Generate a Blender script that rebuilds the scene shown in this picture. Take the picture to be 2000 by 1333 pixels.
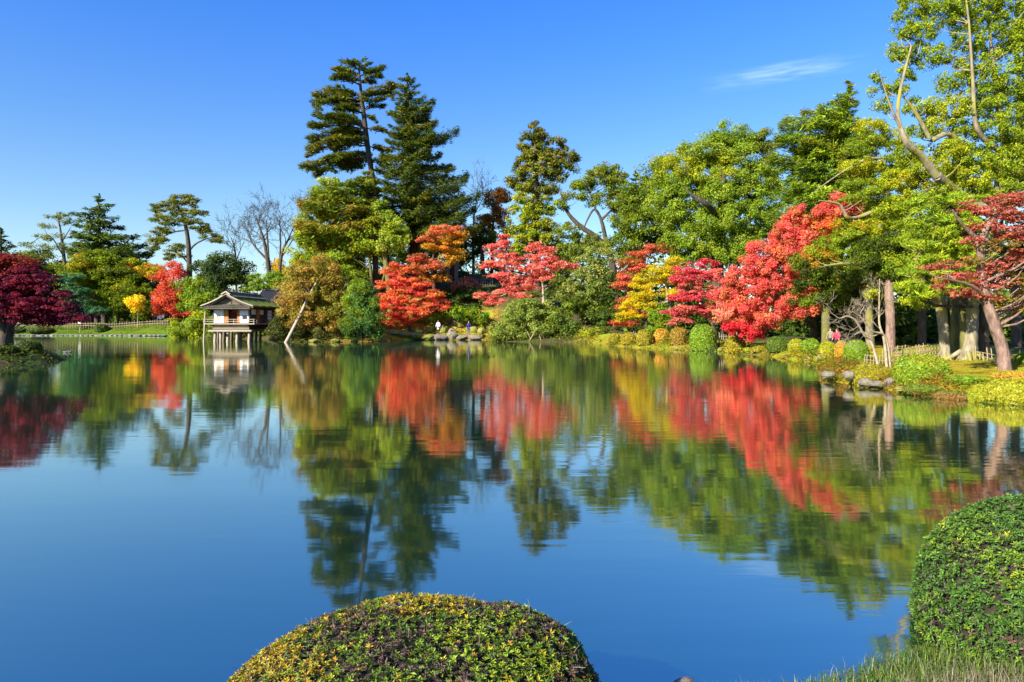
import bpy, math, random
import numpy as np
from mathutils import Vector

for o in list(bpy.data.objects):
    bpy.data.objects.remove(o)
S = bpy.context.scene
COL = S.collection
rng = np.random.default_rng(7)
random.seed(7)

# ------------------------------------------------------------------ camera, sky, sun, exposure
F, CH, HY = 1333.3, 2.2, 628.0            # focal length in photo pixels, eye height over the water, horizon row
cam = bpy.data.cameras.new('camera')
cam.sensor_width = 36
cam.lens = 24
cam.shift_y = -38.5 / 2000
cam.clip_start = 0.05
cam.clip_end = 8000
co = bpy.data.objects.new('camera', cam)
COL.objects.link(co)
co.location = (0, 0, CH)
co.rotation_euler = (math.pi / 2, 0, 0)
S.camera = co

SUN_EL = math.radians(30)
SUN_AZ = math.radians(226)                # clockwise from +Y: behind the camera, to the left
W = bpy.data.worlds.new('World')
S.world = W
W.use_nodes = True


def build_world():
    nt = W.node_tree
    nt.nodes.clear()
    N, L = nt.nodes.new, nt.links.new
    out = N('ShaderNodeOutputWorld')
    bg = N('ShaderNodeBackground')
    sky = N('ShaderNodeTexSky')
    sky.sky_type = 'NISHITA'
    sky.sun_disc = False
    sky.sun_elevation = SUN_EL
    sky.sun_rotation = SUN_AZ
    sky.altitude = 0
    sky.air_density = 1.0
    sky.dust_density = 0.3
    sky.ozone_density = 3.0
    hs = N('ShaderNodeHueSaturation')
    hs.inputs['Saturation'].default_value = 1.18
    L(sky.outputs[0], hs.inputs['Color'])
    # thin streak of cirrus, placed by direction
    tc = N('ShaderNodeTexCoord')
    sp = N('ShaderNodeSeparateXYZ')
    L(tc.outputs['Generated'], sp.inputs[0])

    def m(op, a, b=None, clamp=False):
        n = N('ShaderNodeMath')
        n.operation = op
        n.use_clamp = clamp
        for i, v in enumerate((a, b)):
            if v is None:
                continue
            if hasattr(v, 'is_linked') or hasattr(v, 'links'):
                L(v, n.inputs[i])
            else:
                n.inputs[i].default_value = v
        return n.outputs[0]
    y = m('MAXIMUM', sp.outputs[1], 0.05)
    u = m('DIVIDE', sp.outputs[0], y)
    v = m('DIVIDE', sp.outputs[2], y)
    nz = N('ShaderNodeTexNoise')
    mp = N('ShaderNodeMapping')
    mp.inputs['Scale'].default_value = (22, 22, 210)
    mp.inputs['Rotation'].default_value = (0, 0.16, 0)
    L(tc.outputs['Generated'], mp.inputs[0])
    L(mp.outputs[0], nz.inputs['Vector'])
    nz.inputs['Scale'].default_value = 1.0
    nz.inputs['Detail'].default_value = 6
    d = m('SUBTRACT', v, m('ADD', m('MULTIPLY', m('SUBTRACT', u, 0.3075), 0.17), 0.349))
    a = m('SUBTRACT', 1.0, m('DIVIDE', m('ABSOLUTE', d), 0.018), True)
    b = m('SUBTRACT', 1.0, m('DIVIDE', m('ABSOLUTE', m('SUBTRACT', u, 0.40)), 0.13), True)
    k = m('MULTIPLY', m('MULTIPLY', a, b), m('MULTIPLY', m('MULTIPLY', m('SUBTRACT', nz.outputs[0], 0.30, True), 2.2), 0.36))
    # deeper, clearer blue with height, as in dry autumn air
    el = N('ShaderNodeMapRange')
    el.interpolation_type = 'SMOOTHSTEP'
    el.inputs['From Min'].default_value = 0.10
    el.inputs['From Max'].default_value = 0.52
    L(sp.outputs[2], el.inputs['Value'])
    dp = N('ShaderNodeMix')
    dp.data_type = 'RGBA'
    L(el.outputs[0], dp.inputs['Factor'])
    dp.inputs['A'].default_value = (1.0, 1.0, 1.02, 1)
    dp.inputs['B'].default_value = (0.50, 0.94, 1.62, 1)
    ml = N('ShaderNodeMix')
    ml.data_type = 'RGBA'
    ml.blend_type = 'MULTIPLY'
    ml.inputs['Factor'].default_value = 1
    L(hs.outputs[0], ml.inputs['A'])
    L(dp.outputs['Result'], ml.inputs['B'])
    mx = N('ShaderNodeMix')
    mx.data_type = 'RGBA'
    L(k, mx.inputs['Factor'])
    L(ml.outputs['Result'], mx.inputs['A'])
    mx.inputs['B'].default_value = (9, 10.5, 12, 1)
    L(mx.outputs['Result'], bg.inputs[0])
    bg.inputs[1].default_value = 0.066
    L(bg.outputs[0], out.inputs[0])


build_world()
sl = bpy.data.lights.new('sun', 'SUN')
sl.energy = 4.4
sl.angle = math.radians(0.5)
sl.color = (1.0, 0.93, 0.80)
so = bpy.data.objects.new('sun', sl)
COL.objects.link(so)
SUNV = Vector((math.sin(SUN_AZ) * math.cos(SUN_EL), math.cos(SUN_AZ) * math.cos(SUN_EL), math.sin(SUN_EL)))
so.rotation_euler = (-SUNV).to_track_quat('-Z', 'Y').to_euler()
so.location = (-40, -40, 60)

S.view_settings.view_transform = 'Standard'
S.view_settings.look = 'None'
S.view_settings.gamma = 1
S.view_settings.use_curve_mapping = False
S.view_settings.exposure = 1.5
S.render.engine = 'CYCLES'
cy = S.cycles
cy.max_bounces = 8
cy.diffuse_bounces = 5
cy.glossy_bounces = 3
cy.transmission_bounces = 3
cy.transparent_max_bounces = 4
cy.caustics_reflective = False
cy.caustics_refractive = False
cy.use_denoising = True
try:
    cy.denoiser = 'OPENIMAGEDENOISE'
    cy.denoising_prefilter = 'ACCURATE'
except Exception:
    pass

# ------------------------------------------------------------------ helpers


def P(x, y, Y):
    """place at distance Y seen at photo position (x, y)"""
    return np.array([(x - 1000) / F * Y, Y, CH - (y - HY) / F * Y])


def XofP(x, Y):
    return (x - 1000) / F * Y


def nrm(a):
    return a / np.maximum(np.linalg.norm(a, axis=-1, keepdims=True), 1e-9)


def sstep(a, b, x):
    t = np.clip((x - a) / (b - a), 0, 1)
    return t * t * (3 - 2 * t)


def empty(name, loc, label=None, cat=None, group=None):
    o = bpy.data.objects.new(name, None)
    o.empty_display_size = 0.2
    COL.objects.link(o)
    o.location = [float(c) for c in loc]
    tag(o, label, cat, group)
    return o


def tag(o, label=None, cat=None, group=None, kind=None):
    if label:
        o['label'] = label
    if cat:
        o['category'] = cat
    if group:
        o['group'] = group
    if kind:
        o['kind'] = kind
    return o


class MB:
    """collects faces in numpy arrays and links them as one mesh object"""

    def __init__(self):
        self.v, self.f, self.c, self.m, self.s, self.n = [], [], [], [], [], 0

    def add(self, V, Fc, col=None, mi=0, smooth=False):
        V = np.asarray(V, float).reshape(-1, 3)
        Fc = np.asarray(Fc, int)
        self.v.append(V)
        self.f.append(Fc + self.n)
        self.n += len(V)
        k = len(Fc)
        c = np.ones((k, 4))
        if col is not None:
            c[:, :3] = col
        self.c.append(c)
        self.m.append(np.full(k, mi))
        self.s.append(np.full(k, smooth))

    def mesh(self, name, mats, off=(0, 0, 0)):
        V = np.concatenate(self.v) - np.asarray(off, float)
        me = bpy.data.meshes.new(name)
        me.vertices.add(len(V))
        me.vertices.foreach_set('co', V.astype(np.float32).ravel())
        idx = np.concatenate([f.ravel() for f in self.f])
        tot = np.concatenate([np.full(len(f), f.shape[1]) for f in self.f])
        st = np.concatenate([[0], np.cumsum(tot)[:-1]])
        me.loops.add(len(idx))
        me.loops.foreach_set('vertex_index', idx.astype(np.int32))
        me.polygons.add(len(tot))
        me.polygons.foreach_set('loop_start', st.astype(np.int32))
        me.polygons.foreach_set('material_index', np.concatenate(self.m).astype(np.int32))
        me.polygons.foreach_set('use_smooth', np.concatenate(self.s))
        at = me.attributes.new('tint', 'FLOAT_COLOR', 'FACE')
        at.data.foreach_set('color', np.concatenate(self.c).astype(np.float32).ravel())
        me.update(calc_edges=True)
        for m in (mats if isinstance(mats, (list, tuple)) else [mats]):
            me.materials.append(m)
        return me

    def build(self, name, mats, parent=None, loc=None):
        """verts are world coordinates; the origin goes to loc (a root) or to the parent's place"""
        off = np.array(parent.location) if parent is not None else (np.asarray(loc, float) if loc is not None else np.zeros(3))
        if parent is not None and parent.parent is not None:
            off = off + np.array(parent.parent.location)
        o = bpy.data.objects.new(name, self.mesh(name, mats, off))
        COL.objects.link(o)
        if parent is not None:
            o.parent = parent
        else:
            o.location = [float(c) for c in off]
        return o

    # ---- primitives
    def box(self, lo, hi, col=None, mi=0, bev=0.0):
        lo, hi = np.minimum(lo, hi).astype(float), np.maximum(lo, hi).astype(float)
        x0, y0, z0 = lo
        x1, y1, z1 = hi
        V = [(x0, y0, z0), (x1, y0, z0), (x1, y1, z0), (x0, y1, z0), (x0, y0, z1), (x1, y0, z1), (x1, y1, z1), (x0, y1, z1)]
        self.add(V, [(0, 3, 2, 1), (4, 5, 6, 7), (0, 1, 5, 4), (1, 2, 6, 5), (2, 3, 7, 6), (3, 0, 4, 7)], col, mi)

    def prism(self, poly, d, col=None, mi=0):
        """poly (n,3) planar, extruded by vector d"""
        poly = np.asarray(poly, float)
        n = len(poly)
        base = self.n
        self.add(np.concatenate([poly, poly + np.asarray(d, float)]), [(i, (i + 1) % n, n + (i + 1) % n, n + i) for i in range(n)], col, mi)
        for cap in (list(range(n))[::-1], [n + i for i in range(n)]):
            self.n = base
            self.add(np.zeros((0, 3)), [cap], col, mi)
        self.n = base + 2 * n

    def tube(self, pts, rad, k=7, col=None, mi=0, wob=0.0, caps=True, seedr=None, ell=None):
        pts = np.asarray(pts, float)
        n = len(pts)
        rad = np.broadcast_to(np.asarray(rad, float), (n,))
        T = nrm(np.gradient(pts, axis=0))
        ref = np.array([0.13, 0.97, 0.2]) if abs(T[0][2]) > 0.7 else np.array([0.05, 0.1, 1.0])
        A = nrm(np.cross(T, ref))
        B = np.cross(T, A)
        th = np.linspace(0, 2 * np.pi, k, endpoint=False)
        r = rad[:, None] * np.ones((1, k))
        if wob:
            r = r * (1 + wob * (rng.random((n, k)) - 0.5) + wob * 0.6 * np.sin(3 * th + rng.random() * 6)[None, :])
        ea, eb = ell if ell else (1, 1)
        V = pts[:, None, :] + r[..., None] * (ea * np.cos(th)[None, :, None] * A[:, None, :] + eb * np.sin(th)[None, :, None] * B[:, None, :])
        V = V.reshape(-1, 3)
        i = np.arange(n - 1)[:, None] * k
        j = np.arange(k)[None, :]
        j2 = (j + 1) % k
        Q = np.stack([i + j, i + j2, i + k + j2, i + k + j], -1).reshape(-1, 4)
        self.add(V, Q, col, mi, True)
        if caps:
            self.add(V[:k], [list(range(k))[::-1]], col, mi)
            self.add(V[-k:], [list(range(k))], col, mi)

    def leaves(self, C, Nn, D, Ln, Wd, col, mi=0, fold=0.15, tri=False):
        """diamond leaves: centre, normal, direction, length, width"""
        Nn = nrm(Nn)
        D = nrm(D - Nn * np.sum(D * Nn, -1, keepdims=True) + 1e-6)
        Sd = np.cross(Nn, D)
        Ln = np.broadcast_to(Ln, (len(C),))[:, None]
        Wd = np.broadcast_to(Wd, (len(C),))[:, None]
        if tri:         # far off: one pointed face per leaf
            V = np.stack([C - D * Ln * .45 + Sd * Wd * .5, C + D * Ln * .55, C - D * Ln * .45 - Sd * Wd * .5], 1).reshape(-1, 3)
            self.add(V, np.arange(len(C) * 3).reshape(-1, 3), col, mi)
            return
        up = Nn * Wd * fold
        V = np.stack([C - D * Ln * .5, C + Sd * Wd * .5 + up - D * Ln * .06, C + D * Ln * .5, C - Sd * Wd * .5 + up - D * Ln * .06], 1).reshape(-1, 3)
        self.add(V, np.arange(len(C) * 4).reshape(-1, 4), col, mi)


def smooth_path(pts, n):
    """Catmull-Rom through pts (any columns) with n samples"""
    pts = np.asarray(pts, float)
    if len(pts) < 3:
        t = np.linspace(0, 1, n)[:, None]
        return pts[0] * (1 - t) + pts[-1] * t
    p = np.concatenate([[2 * pts[0] - pts[1]], pts, [2 * pts[-1] - pts[-2]]])
    out = []
    m = len(pts) - 1
    for s in np.linspace(0, m, n):
        i = min(int(s), m - 1)
        t = s - i
        a, b, c, d = p[i], p[i + 1], p[i + 2], p[i + 3]
        out.append(.5 * ((2 * b) + (-a + c) * t + (2 * a - 5 * b + 4 * c - d) * t * t + (-a + 3 * b - 3 * c + d) * t ** 3))
    return np.array(out)


# ------------------------------------------------------------------ materials


def new_mat(name):
    m = bpy.data.materials.new(name)
    m.use_nodes = True
    nt = m.node_tree
    nt.nodes.clear()
    return m, nt, nt.nodes.new, nt.links.new


def leaf_mat(name, trans=0.46, spec=0.2, rough=0.6, var=0.25):
    m, nt, N, L = new_mat(name)
    out = N('ShaderNodeOutputMaterial')
    at = N('ShaderNodeAttribute')
    at.attribute_name = 'tint'
    ge = N('ShaderNodeNewGeometry')
    pr = N('ShaderNodeBsdfPrincipled')
    pr.inputs['Roughness'].default_value = rough
    pr.inputs['Specular IOR Level'].default_value = spec
    hs = N('ShaderNodeHueSaturation')
    mr = N('ShaderNodeMapRange')
    mr.inputs['To Min'].default_value = 1 - var
    mr.inputs['To Max'].default_value = 1 + var
    L(ge.outputs['Random Per Island'], mr.inputs['Value'])
    L(mr.outputs[0], hs.inputs['Value'])
    L(at.outputs['Color'], hs.inputs['Color'])
    L(hs.outputs[0], pr.inputs['Base Color'])
    tr = N('ShaderNodeBsdfTranslucent')
    wm = N('ShaderNodeMix')
    wm.data_type = 'RGBA'
    wm.blend_type = 'MULTIPLY'
    wm.inputs['Factor'].default_value = 1
    L(hs.outputs[0], wm.inputs['A'])
    wm.inputs['B'].default_value = (1.35, 1.25, .8, 1)     # light passing through a leaf turns yellower
    L(wm.outputs['Result'], tr.inputs['Color'])
    mx = N('ShaderNodeMixShader')
    mx.inputs[0].default_value = trans
    L(pr.outputs[0], mx.inputs[1])
    L(tr.outputs[0], mx.inputs[2])
    L(mx.outputs[0], out.inputs[0])
    return m


def rough_mat(name, c1, c2, scale=8, rough=0.85, bump=0.4, stretch=(1, 1, 1), c3=None, s3=1.5, t3=0.55, coord='Object', spec=0.3, tint=False, dist=0.05):
    m, nt, N, L = new_mat(name)
    out = N('ShaderNodeOutputMaterial')
    pr = N('ShaderNodeBsdfPrincipled')
    pr.inputs['Roughness'].default_value = rough
    pr.inputs['Specular IOR Level'].default_value = spec
    tc = N('ShaderNodeTexCoord')
    mp = N('ShaderNodeMapping')
    mp.inputs['Scale'].default_value = stretch
    L(tc.outputs[coord], mp.inputs[0])
    nz = N('ShaderNodeTexNoise')
    nz.inputs['Scale'].default_value = scale
    nz.inputs['Detail'].default_value = 8
    nz.inputs['Roughness'].default_value = 0.65
    L(mp.outputs[0], nz.inputs['Vector'])
    cr = N('ShaderNodeValToRGB')
    cr.color_ramp.elements[0].position = 0.35
    cr.color_ramp.elements[1].position = 0.65
    cr.color_ramp.elements[0].color = (*c1, 1)
    cr.color_ramp.elements[1].color = (*c2, 1)
    L(nz.outputs[0], cr.inputs[0])
    c = cr.outputs[0]
    if c3:
        n2 = N('ShaderNodeTexNoise')
        n2.inputs['Scale'].default_value = s3
        n2.inputs['Detail'].default_value = 5
        L(tc.outputs[coord], n2.inputs['Vector'])
        mr = N('ShaderNodeMapRange')
        mr.inputs['From Min'].default_value = t3 - 0.06
        mr.inputs['From Max'].default_value = t3 + 0.06
        L(n2.outputs[0], mr.inputs['Value'])
        mx = N('ShaderNodeMix')
        mx.data_type = 'RGBA'
        L(mr.outputs[0], mx.inputs['Factor'])
        L(c, mx.inputs['A'])
        mx.inputs['B'].default_value = (*c3, 1)
        c = mx.outputs['Result']
    if tint:
        at = N('ShaderNodeAttribute')
        at.attribute_name = 'tint'
        mt = N('ShaderNodeMix')
        mt.data_type = 'RGBA'
        mt.blend_type = 'MULTIPLY'
        mt.inputs['Factor'].default_value = 1
        L(c, mt.inputs['A'])
        L(at.outputs['Color'], mt.inputs['B'])
        c = mt.outputs['Result']
    L(c, pr.inputs['Base Color'])
    bp = N('ShaderNodeBump')
    bp.inputs['Strength'].default_value = bump
    bp.inputs['Distance'].default_value = dist
    L(nz.outputs[0], bp.inputs['Height'])
    L(bp.outputs[0], pr.inputs['Normal'])
    L(pr.outputs[0], out.inputs[0])
    return m


M = {}
M['leaf'] = leaf_mat('leaf')
M['maple'] = leaf_mat('maple_leaf', trans=0.46, spec=0.15, rough=0.6)
M['needle'] = leaf_mat('needle', trans=0.3, spec=0.15, rough=0.6)
M['clip'] = leaf_mat('clipped_leaf', trans=0.2, spec=0.3, rough=0.5, var=0.35)
M['gloss'] = leaf_mat('glossy_leaf', trans=0.2, spec=0.25, rough=0.5, var=0.35)
M['grass'] = leaf_mat('grass_blade', trans=0.3, spec=0.25, rough=0.5, var=0.3)
M['bark'] = rough_mat('dark_bark', (.035, .026, .018), (.10, .078, .055), 6, stretch=(1, 1, .25), bump=.8, dist=.12)
M['bark_pale'] = rough_mat('pale_lichen_bark', (.12, .10, .058), (.33, .28, .18), 5, stretch=(1, 1, .35), c3=(.25, .23, .035), s3=1.1, t3=.54, bump=.6, dist=.06)
M['bark_pine'] = rough_mat('pinkish_pine_bark', (.11, .065, .045), (.30, .195, .145), 9, stretch=(1, 1, .35), c3=(.11, .10, .03), s3=.9, t3=.62, bump=.9, dist=.06)
M['bark_lime'] = rough_mat('mossy_bark', (.07, .068, .014), (.17, .16, .035), 5, stretch=(1, 1, .35), c3=(.11, .095, .05), s3=1.3, t3=.58, bump=.6, dist=.06)
M['twig'] = rough_mat('pale_twig', (.24, .19, .12), (.44, .36, .24), 8, bump=.3)
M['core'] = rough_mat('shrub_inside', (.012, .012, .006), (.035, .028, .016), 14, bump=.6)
M['wood'] = rough_mat('weathered_wood', (.08, .06, .04), (.20, .16, .115), 5, stretch=(4, 4, .6), bump=.3, dist=.02)
M['wood_pale'] = rough_mat('bleached_wood', (.28, .23, .16), (.46, .39, .29), 6, stretch=(3, 3, .5), bump=.3, dist=.02)
M['wood_orange'] = rough_mat('orange_wood', (.30, .12, .03), (.46, .21, .06), 5, stretch=(3, 3, .4), bump=.1, dist=.01)
M['wood_red'] = rough_mat('red_lattice_wood', (.22, .04, .02), (.34, .07, .03), 5, bump=.1, dist=.01)
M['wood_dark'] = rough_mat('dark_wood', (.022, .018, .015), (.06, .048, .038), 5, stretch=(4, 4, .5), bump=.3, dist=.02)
M['plaster'] = rough_mat('white_plaster', (.66, .66, .68), (.80, .80, .80), 3, bump=.05, dist=.01)
M['plaster_tan'] = rough_mat('tan_plaster', (.36, .27, .15), (.48, .38, .23), 3, bump=.08, dist=.01)
M['tile'] = rough_mat('grey_roof_tile', (.11, .092, .07), (.26, .225, .175), 9, bump=.3, dist=.02, rough=.95, spec=.08, c3=(.08, .10, .02), s3=1.4, t3=.6)
M['tile_dark'] = rough_mat('slate_roof', (.022, .027, .034), (.05, .055, .060), 6, bump=.3, dist=.02, rough=.9, spec=.1)
M['roofmoss'] = rough_mat('mossy_thatch', (.08, .11, .008), (.17, .21, .015), 3, bump=.7, dist=.06, c3=(.10, .085, .045), s3=.9, t3=.64)
M['bamboo'] = rough_mat('bamboo', (.22, .165, .085), (.36, .29, .17), 7, stretch=(2, 2, .6), bump=.15, dist=.01, rough=.6)
M['bamboo_grey'] = rough_mat('weathered_bamboo', (.15, .13, .10), (.27, .245, .20), 7, stretch=(2, 2, .6), bump=.15, dist=.01)
M['stone'] = rough_mat('mossy_boulder', (.08, .07, .05), (.22, .20, .15), 3.2, bump=.9, dist=.1, c3=(.20, .19, .025), s3=.9, t3=.5)
M['stone_grey'] = rough_mat('grey_boulder', (.10, .085, .062), (.27, .235, .185), 4, bump=.9, dist=.08, c3=(.15, .14, .05), s3=1.2, t3=.6)
M['stone_gold'] = rough_mat('golden_mossy_boulder', (.17, .13, .04), (.31, .25, .09), 3, bump=.9, dist=.1, c3=(.14, .18, .02), s3=.7, t3=.55)
M['edging'] = rough_mat('edging_stone', (.18, .175, .16), (.33, .32, .29), 3, bump=.4)
M['glass'] = rough_mat('dark_window', (.012, .013, .016), (.03, .032, .036), 2, rough=.15, bump=0, spec=.6)
M['poster'] = rough_mat('poster_print', (.45, .20, .06), (.75, .62, .35), 5, bump=0, rough=.5)
M['skin'] = rough_mat('skin', (.45, .26, .17), (.52, .31, .21), 9, bump=0, rough=.5)
M['hair'] = rough_mat('black_hair', (.012, .01, .009), (.03, .025, .02), 30, bump=.2, rough=.4)
M['cloth_white'] = rough_mat('white_cloth', (.62, .62, .64), (.76, .76, .76), 12, bump=.15, dist=.02)
M['cloth_navy'] = rough_mat('navy_cloth', (.012, .016, .07), (.02, .028, .11), 12, bump=.15, dist=.02)
M['cloth_jean'] = rough_mat('denim', (.06, .09, .16), (.10, .14, .22), 20, bump=.1, dist=.02)
M['cloth_red'] = rough_mat('crimson_cloth', (.5, .012, .05), (.62, .02, .075), 12, bump=.15, dist=.02)
M['cloth_dark'] = rough_mat('charcoal_cloth', (.02, .02, .024), (.045, .045, .05), 12, bump=.15, dist=.02)
M['cloth_tan'] = rough_mat('beige_cloth', (.16, .13, .09), (.24, .20, .14), 12, bump=.15, dist=.02)
M['feather'] = rough_mat('grey_feathers', (.08, .078, .075), (.2, .195, .19), 14, bump=.2, dist=.01)
M['beak'] = rough_mat('yellow_beak', (.45, .3, .04), (.5, .34, .06), 14, bump=0)

# ------------------------------------------------------------------ terrain


def Wl(x, y):
    Y = CH * F / (y - HY)
    return ((x - 1000) / F * Y, Y)


POND = [(-60, -2), (-20, 1.0), (-2.6, 2.6), (-0.9, 3.5), (0.5, 3.7), (0.95, 3.82), (1.35, 4.0), (1.9, 4.2), (2.6, 4.55), (4.3, 5.4), (7, 6.2), (11, 9), (15, 13), (17.5, 15.6), (15.5, 16.8),
        Wl(2000, 794), Wl(1930, 790), Wl(1880, 779), Wl(1800, 775), Wl(1745, 763), Wl(1700, 757), Wl(1660, 750), Wl(1625, 745), Wl(1603, 742), Wl(1612, 730), Wl(1602, 719),
        Wl(1580, 708), Wl(1500, 697), Wl(1440, 691), Wl(1400, 687), Wl(1300, 683.5), Wl(1240, 679.5), Wl(1195, 676), Wl(1183, 671), Wl(1100, 669),
        Wl(960, 667.5), Wl(940, 664.5), Wl(800, 664.5), Wl(740, 667), Wl(660, 669), Wl(560, 669), (-26.2, 75), (-27.5, 80), (-31, 84), (-36, 86),
        Wl(400, 662), Wl(330, 657), Wl(200, 656), Wl(20, 656), (-100, 104), (-130, 80), (-130, 10), (-95, -2)]
ISLE = [(-25.0, 37.2), (-25.3, 34.6), (-27, 32.4), (-32, 30.5), (-42, 32), (-47, 40), (-37, 45), (-28.5, 42), (-25.6, 39.6)]


def sdist(poly, X, Y):
    """signed distance, positive outside the polygon"""
    p = np.array(poly, float)
    X = np.asarray(X, float)
    Y = np.asarray(Y, float)
    best = np.full(X.shape, 1e9)
    ins = np.zeros(X.shape, bool)
    for a, b in zip(p, np.roll(p, -1, 0)):
        e = b - a
        t = np.clip(((X - a[0]) * e[0] + (Y - a[1]) * e[1]) / (e @ e), 0, 1)
        best = np.minimum(best, np.hypot(X - a[0] - t * e[0], Y - a[1] - t * e[1]))
        c = (a[1] > Y) != (b[1] > Y)
        with np.errstate(divide='ignore', invalid='ignore'):
            xi = a[0] + (Y - a[1]) * e[0] / (e[1] if e[1] else 1e-9)
        ins ^= c & (X < xi)
    return np.where(ins, -best, best)


def height(X, Y):
    X = np.asarray(X, float)
    Y = np.asarray(Y, float)
    sd = sdist(POND, X, Y)
    near = sstep(12, 8, Y)
    h = 0.42 * (sstep(-0.05, 1.1, sd) * (1 - near) + (.3 * sstep(-.05, .6, sd) + .7 * sstep(.8, 4, sd)) * near) + 0.4 * sstep(0.3, 9, sd) - 1.1 * sstep(0, 2.5, -sd) - 0.02
    hill = 9.0 * np.exp(-.5 * ((X + 5) / 24) ** 2 - .5 * ((Y - 110) / 18) ** 2) * sstep(1, 11, sd)
    left = 0.75 * sstep(1.0, 3.2, sd) * sstep(-38, -46, X) * sstep(60, 80, Y)
    und = (0.10 * np.sin(X * .9 + 1.3 * np.sin(Y * .4)) * np.sin(Y * .7 + .6) + .05 * np.sin(X * 2.1 + Y * 1.7)) * sstep(.3, 3, sd)
    h = h + hill + left + und
    si = -sdist(ISLE, X, Y)
    hi = 0.5 * sstep(-.05, 1.0, si) + 0.5 * sstep(.5, 5, si) - 1.1 * sstep(0, 2.5, -si) - 0.02
    far = sstep(250, 900, np.hypot(X, Y)) * 2
    return np.maximum(h, hi) + far


def hz(X, Y):
    return float(height(np.array([X]), np.array([Y]))[0])


def build_ground():
    a1 = np.radians(np.concatenate([np.arange(-44, 44, .4), np.arange(44, 316, 3.0)]))
    r = [0.3]
    while r[-1] < 4500:
        r.append(r[-1] * (1.045 if r[-1] < 140 else 1.15))
    r = np.array(r)
    A, R = np.meshgrid(a1, r)
    X, Y = R * np.sin(A), R * np.cos(A)
    Z = height(X, Y)
    V = np.stack([X, Y, Z], -1).reshape(-1, 3)
    na, nr = len(a1), len(r)
    i = np.arange(nr - 1)[:, None] * na
    j = np.arange(na)[None, :]
    j2 = (j + 1) % na
    Q = np.stack([i + j, i + j2, i + na + j2, i + na + j], -1).reshape(-1, 4)
    mb = MB()
    mb.add(V, Q, None, 0, True)
    c = len(V)
    # centre fan
    mb2 = np.concatenate([V[:na], [[0, 0, hz(0, 0)]]])
    mb.add(mb2, [(k, na, (k + 1) % na) for k in range(na)], None, 0, True)
    # ground colour by place: golden moss, fallen leaf litter, earth, darker inland on the right
    cen = V[Q].mean(1)
    x, y = cen[:, 0], cen[:, 1]
    sd = sdist(POND, x, y)
    col = np.tile([.075, .068, .028], (len(Q), 1))
    gold = np.array([.29, .235, .014])
    green = np.array([.10, .15, .012])
    dark = np.array([.04, .034, .018])
    k = (sstep(8, 10, x) * sstep(48, 40, y) * sstep(11, 6, sd))[:, None]
    col = col * (1 - k) + gold * k
    k = (sstep(9, 14, sd) * sstep(5, 10, x))[:, None]
    col = col * (1 - k) + dark * k
    k = (sstep(-22, -17, x) * sstep(0, -4, x) * sstep(12, 5, sd) * sstep(70, 76, y))[:, None]
    col = col * (1 - k) + np.array([.38, .27, .03]) * k
    k = (sstep(-36, -42, x) * sstep(80, 95, y) * sstep(9, 5, sd))[:, None]
    col = col * (1 - k) + green * k
    k = (sstep(5, 9, x) * sstep(45, 55, y) * sstep(6, 3, sd))[:, None]
    col = col * (1 - k) + np.array([.27, .24, .02]) * k
    k = sstep(20, 12, y)[:, None] * sstep(3, 0, sd)[:, None]
    col = col * (1 - k) + np.array([.07, .065, .025]) * k
    k = (sdist(ISLE, x, y) < 0)[:, None] * 1.0
    col = col * (1 - k) + np.array([.05, .07, .015]) * k
    mb.c[0][:, :3] = col
    mb.c[1][:, :3] = (.07, .065, .025)
    mat = rough_mat('moss_and_earth', (.55, .5, .5), (1.25, 1.2, 1.1), 3.0, bump=.8, dist=.08, tint=True, c3=(.75, 1.15, .6), s3=.8, t3=.57, rough=.95, spec=.1)
    o = mb.build('ground', mat)
    tag(o, kind='structure')


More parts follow.
